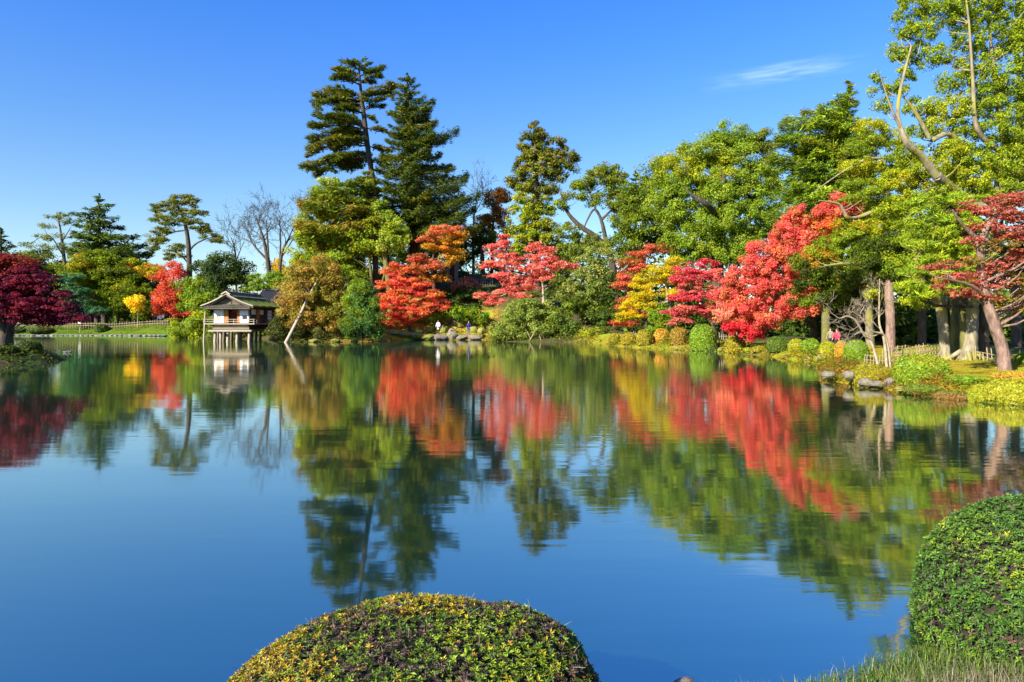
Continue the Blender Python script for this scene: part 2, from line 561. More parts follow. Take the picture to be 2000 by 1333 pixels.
def build_water():
    m, nt, N, L = new_mat('pond_water')
    out = N('ShaderNodeOutputMaterial')
    body = N('ShaderNodeBsdfDiffuse')
    body.inputs['Color'].default_value = (.016, .058, .036, 1)
    gl = N('ShaderNodeBsdfGlossy')
    gl.inputs['Roughness'].default_value = 0.045
    fr = N('ShaderNodeFresnel')
    fr.inputs['IOR'].default_value = 2.3
    mr = N('ShaderNodeMapRange')
    mr.inputs['From Min'].default_value = 0.22
    mr.inputs['From Max'].default_value = 0.50
    mr.inputs['To Min'].default_value = 0.82
    mr.inputs['To Max'].default_value = 0.88
    L(fr.outputs[0], mr.inputs['Value'])
    m2 = N('ShaderNodeMapRange')
    m2.inputs['From Min'].default_value = 0.22
    m2.inputs['From Max'].default_value = 0.50
    L(fr.outputs[0], m2.inputs['Value'])
    gc = N('ShaderNodeMix')
    gc.data_type = 'RGBA'
    L(m2.outputs[0], gc.inputs['Factor'])
    gc.inputs['A'].default_value = (.53, .60, .52, 1)
    gc.inputs['B'].default_value = (1, .98, .87, 1)
    L(gc.outputs['Result'], gl.inputs['Color'])
    mx = N('ShaderNodeMixShader')
    L(mr.outputs[0], mx.inputs[0])
    L(body.outputs[0], mx.inputs[1])
    L(gl.outputs[0], mx.inputs[2])
    L(mx.outputs[0], out.inputs[0])
    tc = N('ShaderNodeTexCoord')

    def noise(sc, st, det, rot=0.0):
        mp = N('ShaderNodeMapping')
        mp.inputs['Scale'].default_value = st
        mp.inputs['Rotation'].default_value = (0, 0, rot)
        L(tc.outputs['Object'], mp.inputs[0])
        n = N('ShaderNodeTexNoise')
        n.inputs['Scale'].default_value = sc
        n.inputs['Detail'].default_value = det
        L(mp.outputs[0], n.inputs['Vector'])
        return n.outputs[0]
    a = noise(1.0, (.8, 4.2, 1), 3, .10)       # fine ripples, crests across the view
    b = noise(1.0, (.10, .45, 1), 2, -.1)     # longer swells
    c = noise(1.0, (.03, .05, 1), 2)          # gust patches
    md = N('ShaderNodeMapRange')
    md.inputs['From Min'].default_value = 0.40
    md.inputs['From Max'].default_value = 0.62
    md.inputs['To Min'].default_value = 0.2
    md.inputs['To Max'].default_value = 1.3
    L(c, md.inputs['Value'])
    mu = N('ShaderNodeMath')
    mu.operation = 'MULTIPLY'
    L(a, mu.inputs[0])
    L(md.outputs[0], mu.inputs[1])
    ma = N('ShaderNodeMath')
    ma.operation = 'MULTIPLY_ADD'
    L(b, ma.inputs[0])
    ma.inputs[1].default_value = 1.6
    L(mu.outputs[0], ma.inputs[2])
    bp = N('ShaderNodeBump')
    bp.inputs['Strength'].default_value = 1.0
    bp.inputs['Distance'].default_value = 0.0042
    L(ma.outputs[0], bp.inputs['Height'])
    L(bp.outputs[0], gl.inputs['Normal'])
    mb = MB()
    xs = np.linspace(-140, 30, 18)
    ys = np.linspace(-6, 112, 13)
    Xg, Yg = np.meshgrid(xs, ys)
    V = np.stack([Xg, Yg, np.zeros_like(Xg)], -1).reshape(-1, 3)
    nx = len(xs)
    Q = [(j * nx + i, j * nx + i + 1, (j + 1) * nx + i + 1, (j + 1) * nx + i) for j in range(len(ys) - 1) for i in range(nx - 1)]
    mb.add(V, Q)
    tag(mb.build('water', m), kind='structure')


build_ground()
build_water()

# ------------------------------------------------------------------ foliage
G_DEEP = (.028, .048, .008)
G_DARK = (.045, .078, .008)
G_MID = (.092, .145, .008)
G_LEAF = (.13, .195, .010)
G_LIME = (.21, .27, .012)
G_PINE = (.030, .066, .016)
OLIVE = (.115, .115, .010)
GOLD = (.27, .20, .012)
YELLOW = (.55, .38, .008)
ORANGE = (.48, .17, .016)
BROWN = (.20, .085, .02)
RED = (.50, .065, .030)
CRIM = (.46, .040, .048)
SALMON = (.58, .145, .10)
PURPLE = (.15, .010, .030)
TEAL = (.030, .115, .065)
PALE = (.19, .22, .075)

STY = {
    'broad': dict(bs=1.25, cr=13, ls=4.0, asp=1.5, flat=.8, cov=4.4, up=.45, outw=.75, rnd=.55, droop=0, mat='leaf'),
    'fine': dict(bs=1.25, cr=11, ls=3.5, asp=1.6, flat=.85, cov=4.4, up=.45, outw=.75, rnd=.55, droop=0, mat='leaf'),
    'maple': dict(bs=1.22, cr=11, ls=3.4, asp=1.4, flat=.42, cov=4.6, up=.9, outw=.45, rnd=.5, droop=.25, mat='maple'),
    'pine': dict(bs=1.12, cr=10, ls=6.8, asp=4.2, flat=.42, cov=5.0, up=.6, outw=.6, rnd=.7, droop=.05, mat='needle', tuft=True),
    'cedar': dict(bs=1.15, cr=9, ls=4.8, asp=2.4, flat=.8, cov=5.0, up=.45, outw=.7, rnd=.6, droop=.05, mat='needle', tuft=True),
}


def tone(c, g):
    """overall lightness of the foliage; greens lean to the yellow of late autumn"""
    c = c * g
    k = c[:, 1] > c[:, 0]
    c[k] *= np.array([1.14, 1.0, .65])
    return np.clip(c, .002, .85)


def crown(mb, Y, blobs, pal, st, seed, thin=1.0):
    """blobs: (x, y, rx, ry[, palette, dY, depth radius]) in photo pixels at distance Y; returns the clump centres"""
    r = np.random.default_rng(seed)
    px = Y / F
    cents = []
    for b in blobs:
        x, y, rx, ry = b[0], b[1], b[2] * st['bs'], b[3] * st['bs']
        pi = b[4] if len(b) > 4 else 0
        dY = b[5] if len(b) > 5 else 0
        c = P(x, y, Y)
        rX, rZ = rx * px, ry * px
        rY = b[6] if len(b) > 6 else .75 * rX
        c[1] += dY
        cols = np.array(pal[pi]) if isinstance(pal[0][0], tuple) else np.array(pal)
        cr = st['cr'] * px
        area = math.pi * rx * ry
        nc = max(3, int(2.6 * area / (math.pi * st['cr'] ** 2 * max(st['flat'], .5))))
        nl = int(st['cov'] * 1.12 * thin * area / (st['ls'] ** 2 / (2 * st['asp'])) / nc) + 1
        d = nrm(r.normal(size=(nc, 3)))
        rad = r.uniform(.45, 1.0, nc) ** .6 * np.abs(r.normal(1, .14, nc))
        cc = c + d * rad[:, None] * np.array([rX, rY, rZ]) * .9
        cc[:, 2] -= st['droop'] * rZ * (np.abs(d[:, 0]) * rad) ** 2
        cents.append(cc)
        sz = cr * r.uniform(.6, 1.35, nc)
        # leaves
        k = nc * nl
        ci = np.repeat(np.arange(nc), nl)
        q = nrm(r.normal(size=(k, 3))) * (r.random((k, 1)) ** .45)
        off = q * sz[ci][:, None] * np.array([1.15, 1.15, st['flat']])
        Pn = cc[ci] + off
        Nn = st['outw'] * nrm(off / np.array([1, 1, st['flat']])) + st['up'] * np.array([0, 0, 1.]) + st['rnd'] * r.normal(size=(k, 3)) + .25 * d[ci]
        if st.get('tuft'):
            D = nrm(off) + np.array([0, 0, .45]) + .5 * r.normal(size=(k, 3)) + .4 * d[ci] * np.array([1, 1, 0])
        else:
            D = r.normal(size=(k, 3)) + np.array([0, 0, -.35]) + .4 * nrm(off)
        L = st['ls'] * px * r.uniform(.65, 1.35, k)
        w = r.integers(0, len(cols), nc)
        base = cols[w] * r.uniform(.78, 1.22, (nc, 1))
        leafc = base[ci] * r.uniform(.8, 1.2, (k, 1)) * (1 + r.normal(size=(k, 3)) * .06)
        sw = r.random(k) < .16
        leafc[sw] = cols[r.integers(0, len(cols), sw.sum())] * r.uniform(.8, 1.15, (sw.sum(), 1))
        mb.leaves(Pn, Nn, D, L, L / st['asp'], tone(leafc, 1.62), 0, tri=Y > 30)
    return np.concatenate(cents)


def limb(mb, a, b, r0, r1, sag=.15, k=5):
    a, b = np.asarray(a, float), np.asarray(b, float)
    L = np.linalg.norm(b - a)
    mid = (a + b) / 2 + np.array([rng.normal() * .08 * L, rng.normal() * .08 * L, -sag * L * .5 + rng.normal() * .05 * L])
    p = smooth_path([a, mid, b], 6)
    mb.tube(p, np.linspace(r0, r1, 6), k, caps=False)


def trunk_path(path, Y):
    """path of (x, y, dY, radius m); y None: on the ground"""
    w = []
    for x, y, dY, r in path:
        if y is None:
            X = XofP(x, Y + dY)
            w.append([X, Y + dY, hz(X, Y + dY) - .15, r])
        else:
            w.append([*P(x, y, Y + dY), r])
    w = np.array(w)
    return smooth_path(w, max(8, len(w) * 4))


def tree(name, label, Y, trunk, blobs, pal, style='broad', cat='tree', bark='bark', limbs=10, group=None, thin=1.0, k=8, roots=0, bark2=None, **ov):
    st = dict(STY[style])
    st.update(ov)
    seed = int(rng.integers(1 << 30))
    paths = [trunk_path(t, Y) for t in trunk]
    base = paths[0][0].copy()
    base[2] += .15
    e = empty(name, base[:3], label, cat, group)
    mb = MB()
    cents = crown(mb, Y, blobs, pal, st, seed, thin)
    mb.build('crown', M[st['mat']], e)
    tb = MB()
    for q, p in enumerate(paths):
        tb.tube(p[:, :3], np.maximum(p[:, 3], .012), k, wob=.16, mi=1 if (bark2 and q == 1) else 0)
    if roots:
        for i in range(roots):
            an = i * 2 * math.pi / roots + rng.uniform(-.3, .3)
            rr = base[:3] + np.array([math.cos(an), math.sin(an), 0]) * paths[0][0][3] * rng.uniform(1.7, 3.0)
            rr[2] = hz(rr[0], rr[1]) - .05
            s = base[:3] + np.array([math.cos(an), math.sin(an), 0]) * paths[0][0][3] * .5 + np.array([0, 0, .3])
            tb.tube(smooth_path([s, s * .45 + rr * .55 - np.array([0, 0, .12]), rr], 6), np.linspace(paths[0][0][3] * .24, .025, 6), 6, caps=False)
    if limbs:
        pick = cents[rng.choice(len(cents), min(limbs, len(cents)), replace=False)]
        allp = np.concatenate([p[len(p) // 3:] for p in paths])
        for c in pick:
            dz = allp[:, :3] - c
            dh = np.hypot(dz[:, 0], dz[:, 1])      # branches leave the stem below the foliage they carry
            cost = np.linalg.norm(dz, axis=1) + 1.2 * np.abs(-dz[:, 2] - .75 * dh)
            s = allp[np.argmin(cost)]
            limb(tb, s[:3], c, max(min(s[3] * .4, .012 + .018 * np.linalg.norm(c - s[:3])), .02), .012)
    tb.build('trunk', [M[bark], M[bark2]] if bark2 else M[bark], e)
    return e


def fir(name, label, Y, trunk, prof, pal, bl=9.0, step=11, nb=7, group=None, cat='tree', bark='bark', dens=1.0, tip=.2, lw=3.0, droop=.12, wfrac=.34):
    """tiered conifer; prof rows (y, left x, right x, axis x) in photo pixels"""
    seed = int(rng.integers(1 << 30))
    r = np.random.default_rng(seed)
    prof = np.array(prof, float)
    px = Y / F
    path = trunk_path(trunk, Y)
    base = path[0].copy()
    base[2] += .15
    e = empty(name, base[:3], label, cat, group)
    mb, tb = MB(), MB()
    tb.tube(path[:, :3], np.maximum(path[:, 3], .03), 8, wob=.12)
    cols = np.array(pal)
    y = prof[0, 0] + 2
    while y < prof[-1, 0]:
        xl, xr, xc = (np.interp(y, prof[:, 0], prof[:, i]) for i in (1, 2, 3))
        for q in range(nb):
            phi = 2 * math.pi * (q + r.random()) / nb
            cx, sy = math.cos(phi), math.sin(phi)
            ext = (xr - xc) if cx > 0 else (xc - xl)
            av = .5 * (xr - xl) * .8
            L = (abs(cx) * ext + (1 - abs(cx)) * av) * px * r.uniform(.6, 1.18)
            if L < .2:
                continue
            a = P(xc, y + r.uniform(-.5, .5) * step, Y)
            dr = np.array([cx, sy, 0])
            side = np.array([-sy, cx, 0])
            n = max(14, int(dens * L * (L * wfrac + .3) / ((bl * px) ** 2 / (2 * lw)) * 1.6))
            t = r.random(n) ** .62
            prof_w = np.sin(np.pi * np.clip(t * .86 + .12, 0, 1)) ** .7
            s = r.uniform(-1, 1, n) * prof_w
            lift = tip * L * (t ** 3) - droop * L * t
            Pn = a + dr * (t * L)[:, None] + side * (s * wfrac * L)[:, None]
            Pn[:, 2] += lift - .10 * L * s ** 2 + r.normal(size=n) * .035 * L + r.uniform(-.1, .35, n) * bl * px
            D = dr + side * (s * .9)[:, None] + np.array([0, 0, .32]) + .3 * r.normal(size=(n, 3))
            Nn = np.array([0, 0, 1.]) + .45 * r.normal(size=(n, 3)) + .25 * dr
            LL = bl * px * r.uniform(.6, 1.3, n)
            cb = cols[r.integers(0, len(cols))] * r.uniform(.8, 1.2)
            cl = cb * r.uniform(.75, 1.25, (n, 1))
            sw = r.random(n) < .2
            cl[sw] = cols[r.integers(0, len(cols), sw.sum())]
            mb.leaves(Pn, Nn, D, LL, LL / lw, tone(cl, 1.75), 0, tri=True)
            b = a + dr * L * .85
            b[2] += (tip * .6 - droop * .85) * L
            tb.tube(smooth_path([a, (a + b) / 2 - [0, 0, .03 * L], b], 5), np.linspace(max(.03, .016 * L + .02), .012, 5), 4, caps=False)
        y += step * r.uniform(.8, 1.2)
    mb.build('crown', M['needle'], e)
    tb.build('trunk', M[bark], e)
    return e


def twig_tree(name, label, Y, stems, depth=4, r0=.06, spread=.6, bark='twig', cat='tree', group=None, minr=.006, ratio=.72, kids=3, up=.15, endlen=None, tf=.5):
    """leafless tree: stems are photo-pixel paths; twigs fork from them"""
    paths = [trunk_path(s, Y) for s in stems]
    base = paths[0][0].copy()
    base[2] += .15
    e = empty(name, base[:3], label, cat, group)
    tb, wb = MB(), MB()

    def grow(p, d, L, rad, dep):
        q = p + d * L
        mid = (p + q) / 2 + rng.normal(size=3) * L * .08
        wb.tube(smooth_path([p, mid, q], 4), np.linspace(rad, rad * .6, 4), 4, caps=False)
        if dep <= 0:
            return
        for i in range(kids):
            nd = nrm(d + rng.normal(size=3) * spread + np.array([0, 0, up]))
            f = rng.uniform(.55, 1.0)
            grow(p + (q - p) * f, nd, L * rng.uniform(ratio - .12, ratio + .1), max(rad * .58, minr), dep - 1)
    for p in paths:
        tb.tube(p[:, :3], np.maximum(p[:, 3], minr), 7, wob=.14)
        n = len(p)
        L = endlen or .35 * np.linalg.norm(p[-1, :3] - p[0, :3])
        for f in np.linspace(.45, 1, 6):
            i = min(int(f * (n - 1)), n - 2)
            t = nrm(p[i + 1, :3] - p[i, :3])
            d = nrm(t + rng.normal(size=3) * spread * .9 + np.array([0, 0, up]))
            grow(p[i, :3], d, L * rng.uniform(.6, 1.0), max(p[i, 3] * tf, minr), depth - 1)
    tb.build('trunk', M[bark], e)
    wb.build('branches', M[bark], e)
    return e


def dome(name, label, x0, x1, yt, Y, pal, yb=None, leaf=4.2, group=None, cat='shrub', depth=None, mat='clip', cov=5, rough=.06, sq=2.6, patch=None):
    """clipped shrub filling photo columns x0..x1 with its top at row yt"""
    r = np.random.default_rng(int(rng.integers(1 << 30)))
    px = Y / F
    cx = XofP((x0 + x1) / 2, Y)
    rx = (x1 - x0) / 2 * px
    ry = depth if depth else rx * .95
    zt = P(0, yt, Y)[2]
    zb = hz(cx, Y) if yb is None else P(0, yb, Y)[2]
    zb = min(zb, zt - .25)
    H = zt - zb
    e = empty(name, (cx, Y, zb), label, cat, group)
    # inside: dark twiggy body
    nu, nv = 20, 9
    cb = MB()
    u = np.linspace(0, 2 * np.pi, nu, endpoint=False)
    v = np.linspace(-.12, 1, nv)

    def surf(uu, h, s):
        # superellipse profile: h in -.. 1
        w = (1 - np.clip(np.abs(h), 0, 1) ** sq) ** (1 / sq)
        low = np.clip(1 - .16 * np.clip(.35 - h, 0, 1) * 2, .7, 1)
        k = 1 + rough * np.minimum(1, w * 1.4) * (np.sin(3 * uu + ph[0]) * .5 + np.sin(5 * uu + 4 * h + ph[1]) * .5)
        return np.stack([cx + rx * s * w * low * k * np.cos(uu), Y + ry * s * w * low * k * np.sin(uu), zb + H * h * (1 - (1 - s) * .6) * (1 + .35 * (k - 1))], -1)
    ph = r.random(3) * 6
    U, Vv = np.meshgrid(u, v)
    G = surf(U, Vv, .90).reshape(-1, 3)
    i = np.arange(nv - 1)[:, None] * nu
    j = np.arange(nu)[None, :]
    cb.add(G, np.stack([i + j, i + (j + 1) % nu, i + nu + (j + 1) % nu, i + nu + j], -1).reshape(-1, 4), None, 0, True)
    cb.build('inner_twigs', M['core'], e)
    # leaf skin
    area = (rx * 2 * H * 2 + math.pi * rx * ry) / px / px * 1.6
    n = int(cov * area / (leaf ** 2 / 3.2))
    n = min(n, 16000)
    uu = r.random(n) * 2 * np.pi
    h = np.clip(r.random(n) ** .8 * 1.05 - .05, -.05, 1)
    s = 1 - np.abs(r.normal(size=n)) * .05
    Pn = surf(uu, h, s)
    eps = 1e-3
    Nn = nrm(np.cross(surf(uu + eps, h, 1.0) - surf(uu, h, 1.0), surf(uu, np.minimum(h + eps, .9995), 1.0) - surf(uu, np.minimum(h, .9985), 1.0)))
    Nn[np.isnan(Nn).any(1)] = (0, 0, 1)
    Nn = np.where((h > .985)[:, None], np.array([0, 0, 1.]), Nn)
    D = r.normal(size=(n, 3)) + .8 * Nn + [0, 0, .3]
    L = leaf * px * r.uniform(.6, 1.3, n)
    cols = np.array(pal)
    nb = (np.sin(Pn[:, 0] * 2.3 / rx + ph[0]) + np.sin(Pn[:, 1] * 3 / ry + ph[1]) + np.sin(h * 6 + ph[2])) / 3 * .6 + r.normal(size=n) * .35
    w = np.clip(((nb + 1) / 2 * len(cols)).astype(int), 0, len(cols) - 1)
    c = cols[w] * r.uniform(.75, 1.25, (n, 1))
    lb = MB()
    lb.leaves(Pn, Nn * .9 + .55 * r.normal(size=(n, 3)), D, L, L / 1.6, tone(c, 1.2), 0, tri=Y > 30)
    lb.build('foliage', M[mat], e)
    return e


def boulder(name, label, x, y, rx, ry, Y, mat='stone', ryd=None, group=None, seed=None, flat=False):
    r = np.random.default_rng(int(rng.integers(1 << 30)))
    px = Y / F
    c = P(x, y, Y)
    nu, nv = 14, 9
    th, phv = np.meshgrid(np.linspace(0, 2 * np.pi, nu, endpoint=False), np.linspace(-.5 * np.pi, .5 * np.pi, nv))
    d = np.stack([np.cos(th) * np.cos(phv), np.sin(th) * np.cos(phv), np.sin(phv)], -1).reshape(-1, 3)
    k = np.ones(len(d))
    for _ in range(9):      # chip planes off a ball, then roughen
        n = nrm(r.normal(size=3) * np.array([1, 1, .8]))
        lim = r.uniform(.62, .95)
        p = d @ n
        k = np.where(p * k > lim, lim / np.maximum(p, 1e-3), k)
    for _ in range(4):
        n = r.normal(size=3) * 4
        k = k * (1 + .035 * np.sin(d @ n + r.random() * 6))
    V = d * k[:, None] * np.array([rx * px * 1.1, (ryd or rx * px * .9), ry * px * 1.12])
    if flat:
        V[:, 2] = np.minimum(V[:, 2], ry * px * .75)
    mb = MB()
    i = np.arange(nv - 1)[:, None] * nu
    j = np.arange(nu)[None, :]
    mb.add(V + c, np.stack([i + j, i + (j + 1) % nu, i + nu + (j + 1) % nu, i + nu + j], -1).reshape(-1, 4), None, 0, False)
    o = mb.build(name, M[mat], None, c)
    tag(o, label, 'rock', group)
    return o


def fence(name, label, pts, hgt, gap, r=.022, mat='bamboo', group=None, rails=(.35, .72), seed=0, tall=.12):
    """bamboo fence along world polyline pts (X, Y); pickets and rails are parts"""
    pts = np.array(pts, float)
    e = empty(name, (pts[0, 0], pts[0, 1], hz(*pts[0])), label, 'fence', group)
    seg = np.hypot(*np.diff(pts, axis=0).T)
    cum = np.concatenate([[0], np.cumsum(seg)])
    n = int(cum[-1] / gap)
    meshes = []
    for i in range(4):
        mb = MB()
        h = hgt * (1 + rng.uniform(-tall, tall))
        mb.tube([(0, 0, -.1), (rng.normal() * .01, 0, h * .5), (rng.normal() * .02, rng.normal() * .015, h)], [r * 1.05, r, r * .95], 7)
        meshes.append(mb.mesh('picket', M[mat]))
    for i in range(n + 1):
        d = min(i * gap, cum[-1])
        x, y = np.interp(d, cum, pts[:, 0]), np.interp(d, cum, pts[:, 1])
        o = bpy.data.objects.new('picket', meshes[rng.integers(4)])
        COL.objects.link(o)
        o.parent = e
        o.location = (x - pts[0, 0], y - pts[0, 1], hz(x, y) - e.location[2])
        o.rotation_euler = (rng.normal() * .03, rng.normal() * .03, rng.random() * 6)
    for f in rails:
        q = [np.interp(d, cum, pts[:, 0]) for d in np.linspace(0, cum[-1], 12)], [np.interp(d, cum, pts[:, 1]) for d in np.linspace(0, cum[-1], 12)]
        R = np.stack([q[0], np.array(q[1]) - r * 2.1, height(q[0], q[1]) + hgt * f], -1)
        mb = MB()
        mb.tube(R, r * .8, 6)
        mb.build('rail', M[mat], e)
    return e


def bough_leaves(mb, r, a, b, w, bl, px, cols, dens, lw=4.0, arch=.10):
    """flat layered needle sprays along a bough from a to b"""
    d = b - a
    L = np.linalg.norm(d)
    dr = d / L
    side = nrm(np.cross(dr, [0, 0, 1.]))
    n = max(16, int(dens * L * (2 * w + .2) / ((bl * px) ** 2 / (2 * lw)) * 1.7))
    t = r.uniform(.16, 1.0, n) ** .8
    pw = np.sin(np.pi * np.clip(t * .84 + .14, 0, 1)) ** .7
    s = r.uniform(-1, 1, n) * pw
    Pn = a + dr * (t * L)[:, None] + side * (s * w)[:, None]
    Pn[:, 2] += arch * L * np.sin(np.pi * t) - .10 * w * s ** 2 + r.normal(size=n) * .05 * w + r.uniform(-.2, .4, n) * bl * px
    D = dr * [1, 1, .4] + side * (s * .9)[:, None] + np.array([0, 0, .38]) + .3 * r.normal(size=(n, 3))
    Nn = np.array([0, 0, 1.]) + .5 * r.normal(size=(n, 3))
    LL = bl * px * r.uniform(.6, 1.3, n)
    cl = cols[r.integers(0, len(cols))] * r.uniform(.7, 1.3, (n, 1))
    sw = r.random(n) < .3
    cl[sw] = cols[r.integers(0, len(cols), sw.sum())]
    mb.leaves(Pn, Nn, D, LL, LL / lw, tone(cl, 1.75), 0, tri=True)


def bough_pine(name, label, Y, trunk, boughs, pal, bl=9.0, wf=.30, dens=1.0, group=None, bark='bark'):
    r = np.random.default_rng(int(rng.integers(1 << 30)))
    px = Y / F
    paths = [trunk_path(t, Y) for t in trunk]
    base = paths[0][0].copy()
    base[2] += .15
    e = empty(name, base[:3], label, 'tree', group)
    mb, tb = MB(), MB()
    for p in paths:
        tb.tube(p[:, :3], np.maximum(p[:, 3], .02), 9, wob=.14)
    cols = np.array(pal)
    for x0, y0, x1, y1 in boughs:
        for q in range(2):
            a = P(x0, y0 + r.uniform(-2, 2), Y)
            b = P(x1, y1, Y)
            L = np.linalg.norm(b - a)
            f = 1.0 if q == 0 else r.uniform(.45, .85)
            b = a + (b - a) * f
            b[1] += (0 if q == 0 else r.choice([-1, 1])) * L * r.uniform(.35, .75) + r.normal() * .3
            b[2] += 0 if q == 0 else r.normal() * .2
            tb.tube(smooth_path([a, (a + b) / 2 + [0, 0, .06 * L], b * .9 + a * .1], 6), np.linspace(.05 + .014 * L, .015, 6), 5, caps=False)
            bough_leaves(mb, r, a, b, wf * L + .35, bl, px, cols, dens)
            for k in range(int(1 + L / 2.2)):
                t = r.uniform(.35, .95)
                c = a + (b - a) * t + [0, 0, .10 * L * math.sin(math.pi * t)]
                sd = np.array([r.normal(), r.normal(), r.uniform(-.10, .16)]) + (b - a) / L * 1.1
                g = c + nrm(sd) * r.uniform(.14, .26) * (L + 1.0)
                bough_leaves(mb, r, c, g, .16 * L + .25, bl, px, cols, dens * .9)
    mb.build('crown', M['needle'], e)
    tb.build('trunk', M[bark], e)
    return e

# ------------------------------------------------------------------ teahouse on piles


def teahouse():
    Y0, Y1 = 72.6, 81.0
    xl, xr = XofP(416, Y0), XofP(487.5, Y0)
    zf = P(0, 632, Y0)[2]
    zt = P(0, 600, Y0)[2]
    zb = P(0, 648, Y0)[2]
    e = empty('teahouse', (xl, Y0, 0), 'small wooden teahouse on stilts over the pond, white panels and mossy roof', 'teahouse')

    def part(name, mat, fn, parent=None):
        mb = MB()
        fn(mb)
        return mb.build(name, M[mat], parent or e)
    # stilts
    for px_, dy in ((420, 0), (431, .9), (437, 2.0), (445, .4), (463, .1), (470, 1.6), (486.5, 0), (452, 3.2), (492, 2.4), (500, 4.4), (426, 3.4), (508, 6)):
        X = XofP(px_, Y0 + dy)
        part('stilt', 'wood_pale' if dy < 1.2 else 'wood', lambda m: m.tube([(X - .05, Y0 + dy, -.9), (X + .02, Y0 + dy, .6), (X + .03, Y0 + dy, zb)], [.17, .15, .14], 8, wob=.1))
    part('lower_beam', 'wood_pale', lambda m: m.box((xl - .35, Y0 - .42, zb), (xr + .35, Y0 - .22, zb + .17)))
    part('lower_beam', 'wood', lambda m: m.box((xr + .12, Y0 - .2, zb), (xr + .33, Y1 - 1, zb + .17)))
    part('underfloor_wall', 'wood', lambda m: m.box((xl, Y0 - .1, zb + .175), (xr, Y0, zb + .34)))
    part('underfloor_panel', 'plaster_tan', lambda m: m.box((xl + .04, Y0 - .09, zb + .345), (xr - .04, Y0, zf - .13)))
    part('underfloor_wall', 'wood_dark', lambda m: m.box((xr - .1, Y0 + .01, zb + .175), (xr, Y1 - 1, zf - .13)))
    for X in (xl + .05, (xl + xr) / 2, xr - .05):
        part('bracket', 'wood', lambda m: m.tube([(X, Y0 - .11, zb + .6), (X, Y0 - .30, zf - .22), (X, Y0 - .46, zf - .115)], .05, 6))
    for k in range(5):
        y = Y0 + 1.2 + k * 1.5
        part('bracket', 'wood', lambda m: m.tube([(xr + .02, y, zb + .6), (xr + .32, y, zf - .2), (xr + .55, y, zf - .13)], .045, 6))
    # veranda floor and rail
    part('veranda_floor', 'wood_pale', lambda m: (m.box((xl - .8, Y0 - .52, zf - .11), (xr + .7, Y0 - .005, zf)), m.box((xr + .003, Y0, zf - .125), (xr + .7, Y1 - 2, zf))))
    rz = zf + .42
    for d, z in ((0, rz), (0, zf + .2)):
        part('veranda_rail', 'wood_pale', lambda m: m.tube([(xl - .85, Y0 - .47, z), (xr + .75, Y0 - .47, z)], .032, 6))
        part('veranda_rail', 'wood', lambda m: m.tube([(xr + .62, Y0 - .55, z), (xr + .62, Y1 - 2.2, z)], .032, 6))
    for X in np.linspace(xl - .75, xr + .62, 6):
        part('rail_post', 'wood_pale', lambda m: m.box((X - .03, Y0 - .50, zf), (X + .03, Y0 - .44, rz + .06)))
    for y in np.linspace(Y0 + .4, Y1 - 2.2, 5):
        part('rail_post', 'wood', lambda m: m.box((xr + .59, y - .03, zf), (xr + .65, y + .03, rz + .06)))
    # front wall
    W_ = xr - xl
    a, b = xl + W_ * .29, xl + W_ * .73
    for X in (xl, xr - .12):
        part('corner_post', 'wood', lambda m: m.box((X, Y0 - .03, zf), (X + .12, Y0 + .09, zt)))
    pl = part('white_panel', 'plaster', lambda m: m.box((xl + .12, Y0, zf), (a, Y0 + .05, zt - .1)))
    part('poster', 'poster', lambda m: m.box((xl + .36, Y0 - .012, zf + .42), (xl + .8, Y0 - .002, zf + .88)), pl)
    pr = part('white_panel', 'plaster', lambda m: m.box((b, Y0, zf), (xr - .12, Y0 + .05, zt - .1)))
    part('window', 'glass', lambda m: m.box((b + .28, Y0 - .012, zf + .45), (b + .78, Y0 - .002, zf + .85)), pr)
    part('lintel', 'wood', lambda m: m.box((xl + .12, Y0 - .02, zt - .1), (xr - .12, Y0 + .06, zt)))
    ow = W_ * .10
    part('orange_panel', 'wood_orange', lambda m: m.box((a + .01, Y0 + .02, zf), (a + ow * 1.3, Y0 + .05, zt - .1)))
    part('orange_panel', 'wood_orange', lambda m: m.box((b - ow * .7, Y0 + .02, zf), (b - .01, Y0 + .05, zt - .1)))
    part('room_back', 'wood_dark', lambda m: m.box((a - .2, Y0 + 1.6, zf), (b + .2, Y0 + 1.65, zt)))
    lt = part('lattice_screen', 'wood_red', lambda m: [m.box((X - .025, Y0 + .5, zf), (X + .025, Y0 + .55, zt - .1)) for X in np.linspace(a + ow * 1.35, b - ow * .75, 8)] + [m.box((a + ow * 1.3, Y0 + .555, z - .03), (b - ow * .7, Y0 + .6, z + .03)) for z in np.linspace(zf + .1, zt - .2, 5)])
    for q in (0, 1):
        X = a + ow * 1.7 + q * .72
        part('paper_pane', 'plaster_tan', lambda m: m.box((X, Y0 + .61, zt - .55), (X + .55, Y0 + .62, zt - .22)), lt)
    # right side wall
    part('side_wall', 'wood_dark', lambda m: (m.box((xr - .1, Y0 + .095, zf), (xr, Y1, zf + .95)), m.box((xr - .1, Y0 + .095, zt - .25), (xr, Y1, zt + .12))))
    ys = np.array([Y0 + .6, Y0 + 1.8, Y0 + 1.9, Y0 + 2.7, Y0 + 2.8, Y0 + 4.1, Y0 + 5.2, Y0 + 6.6])
    part('side_window', 'plaster', lambda m: m.box((xr - .06, ys[0], zf + .955), (xr - .02, ys[1], zt - .255)))
    part('orange_panel', 'wood_orange', lambda m: m.box((xr + .003, ys[2], zf), (xr + .04, ys[3], zt - .25)))
    part('side_window', 'plaster', lambda m: m.box((xr - .06, ys[4], zf + .955), (xr - .02, ys[5], zt - .255)))
    sw = part('side_window', 'plaster', lambda m: m.box((xr + .003, ys[6], zf + .35), (xr + .03, ys[7], zt - .3)))
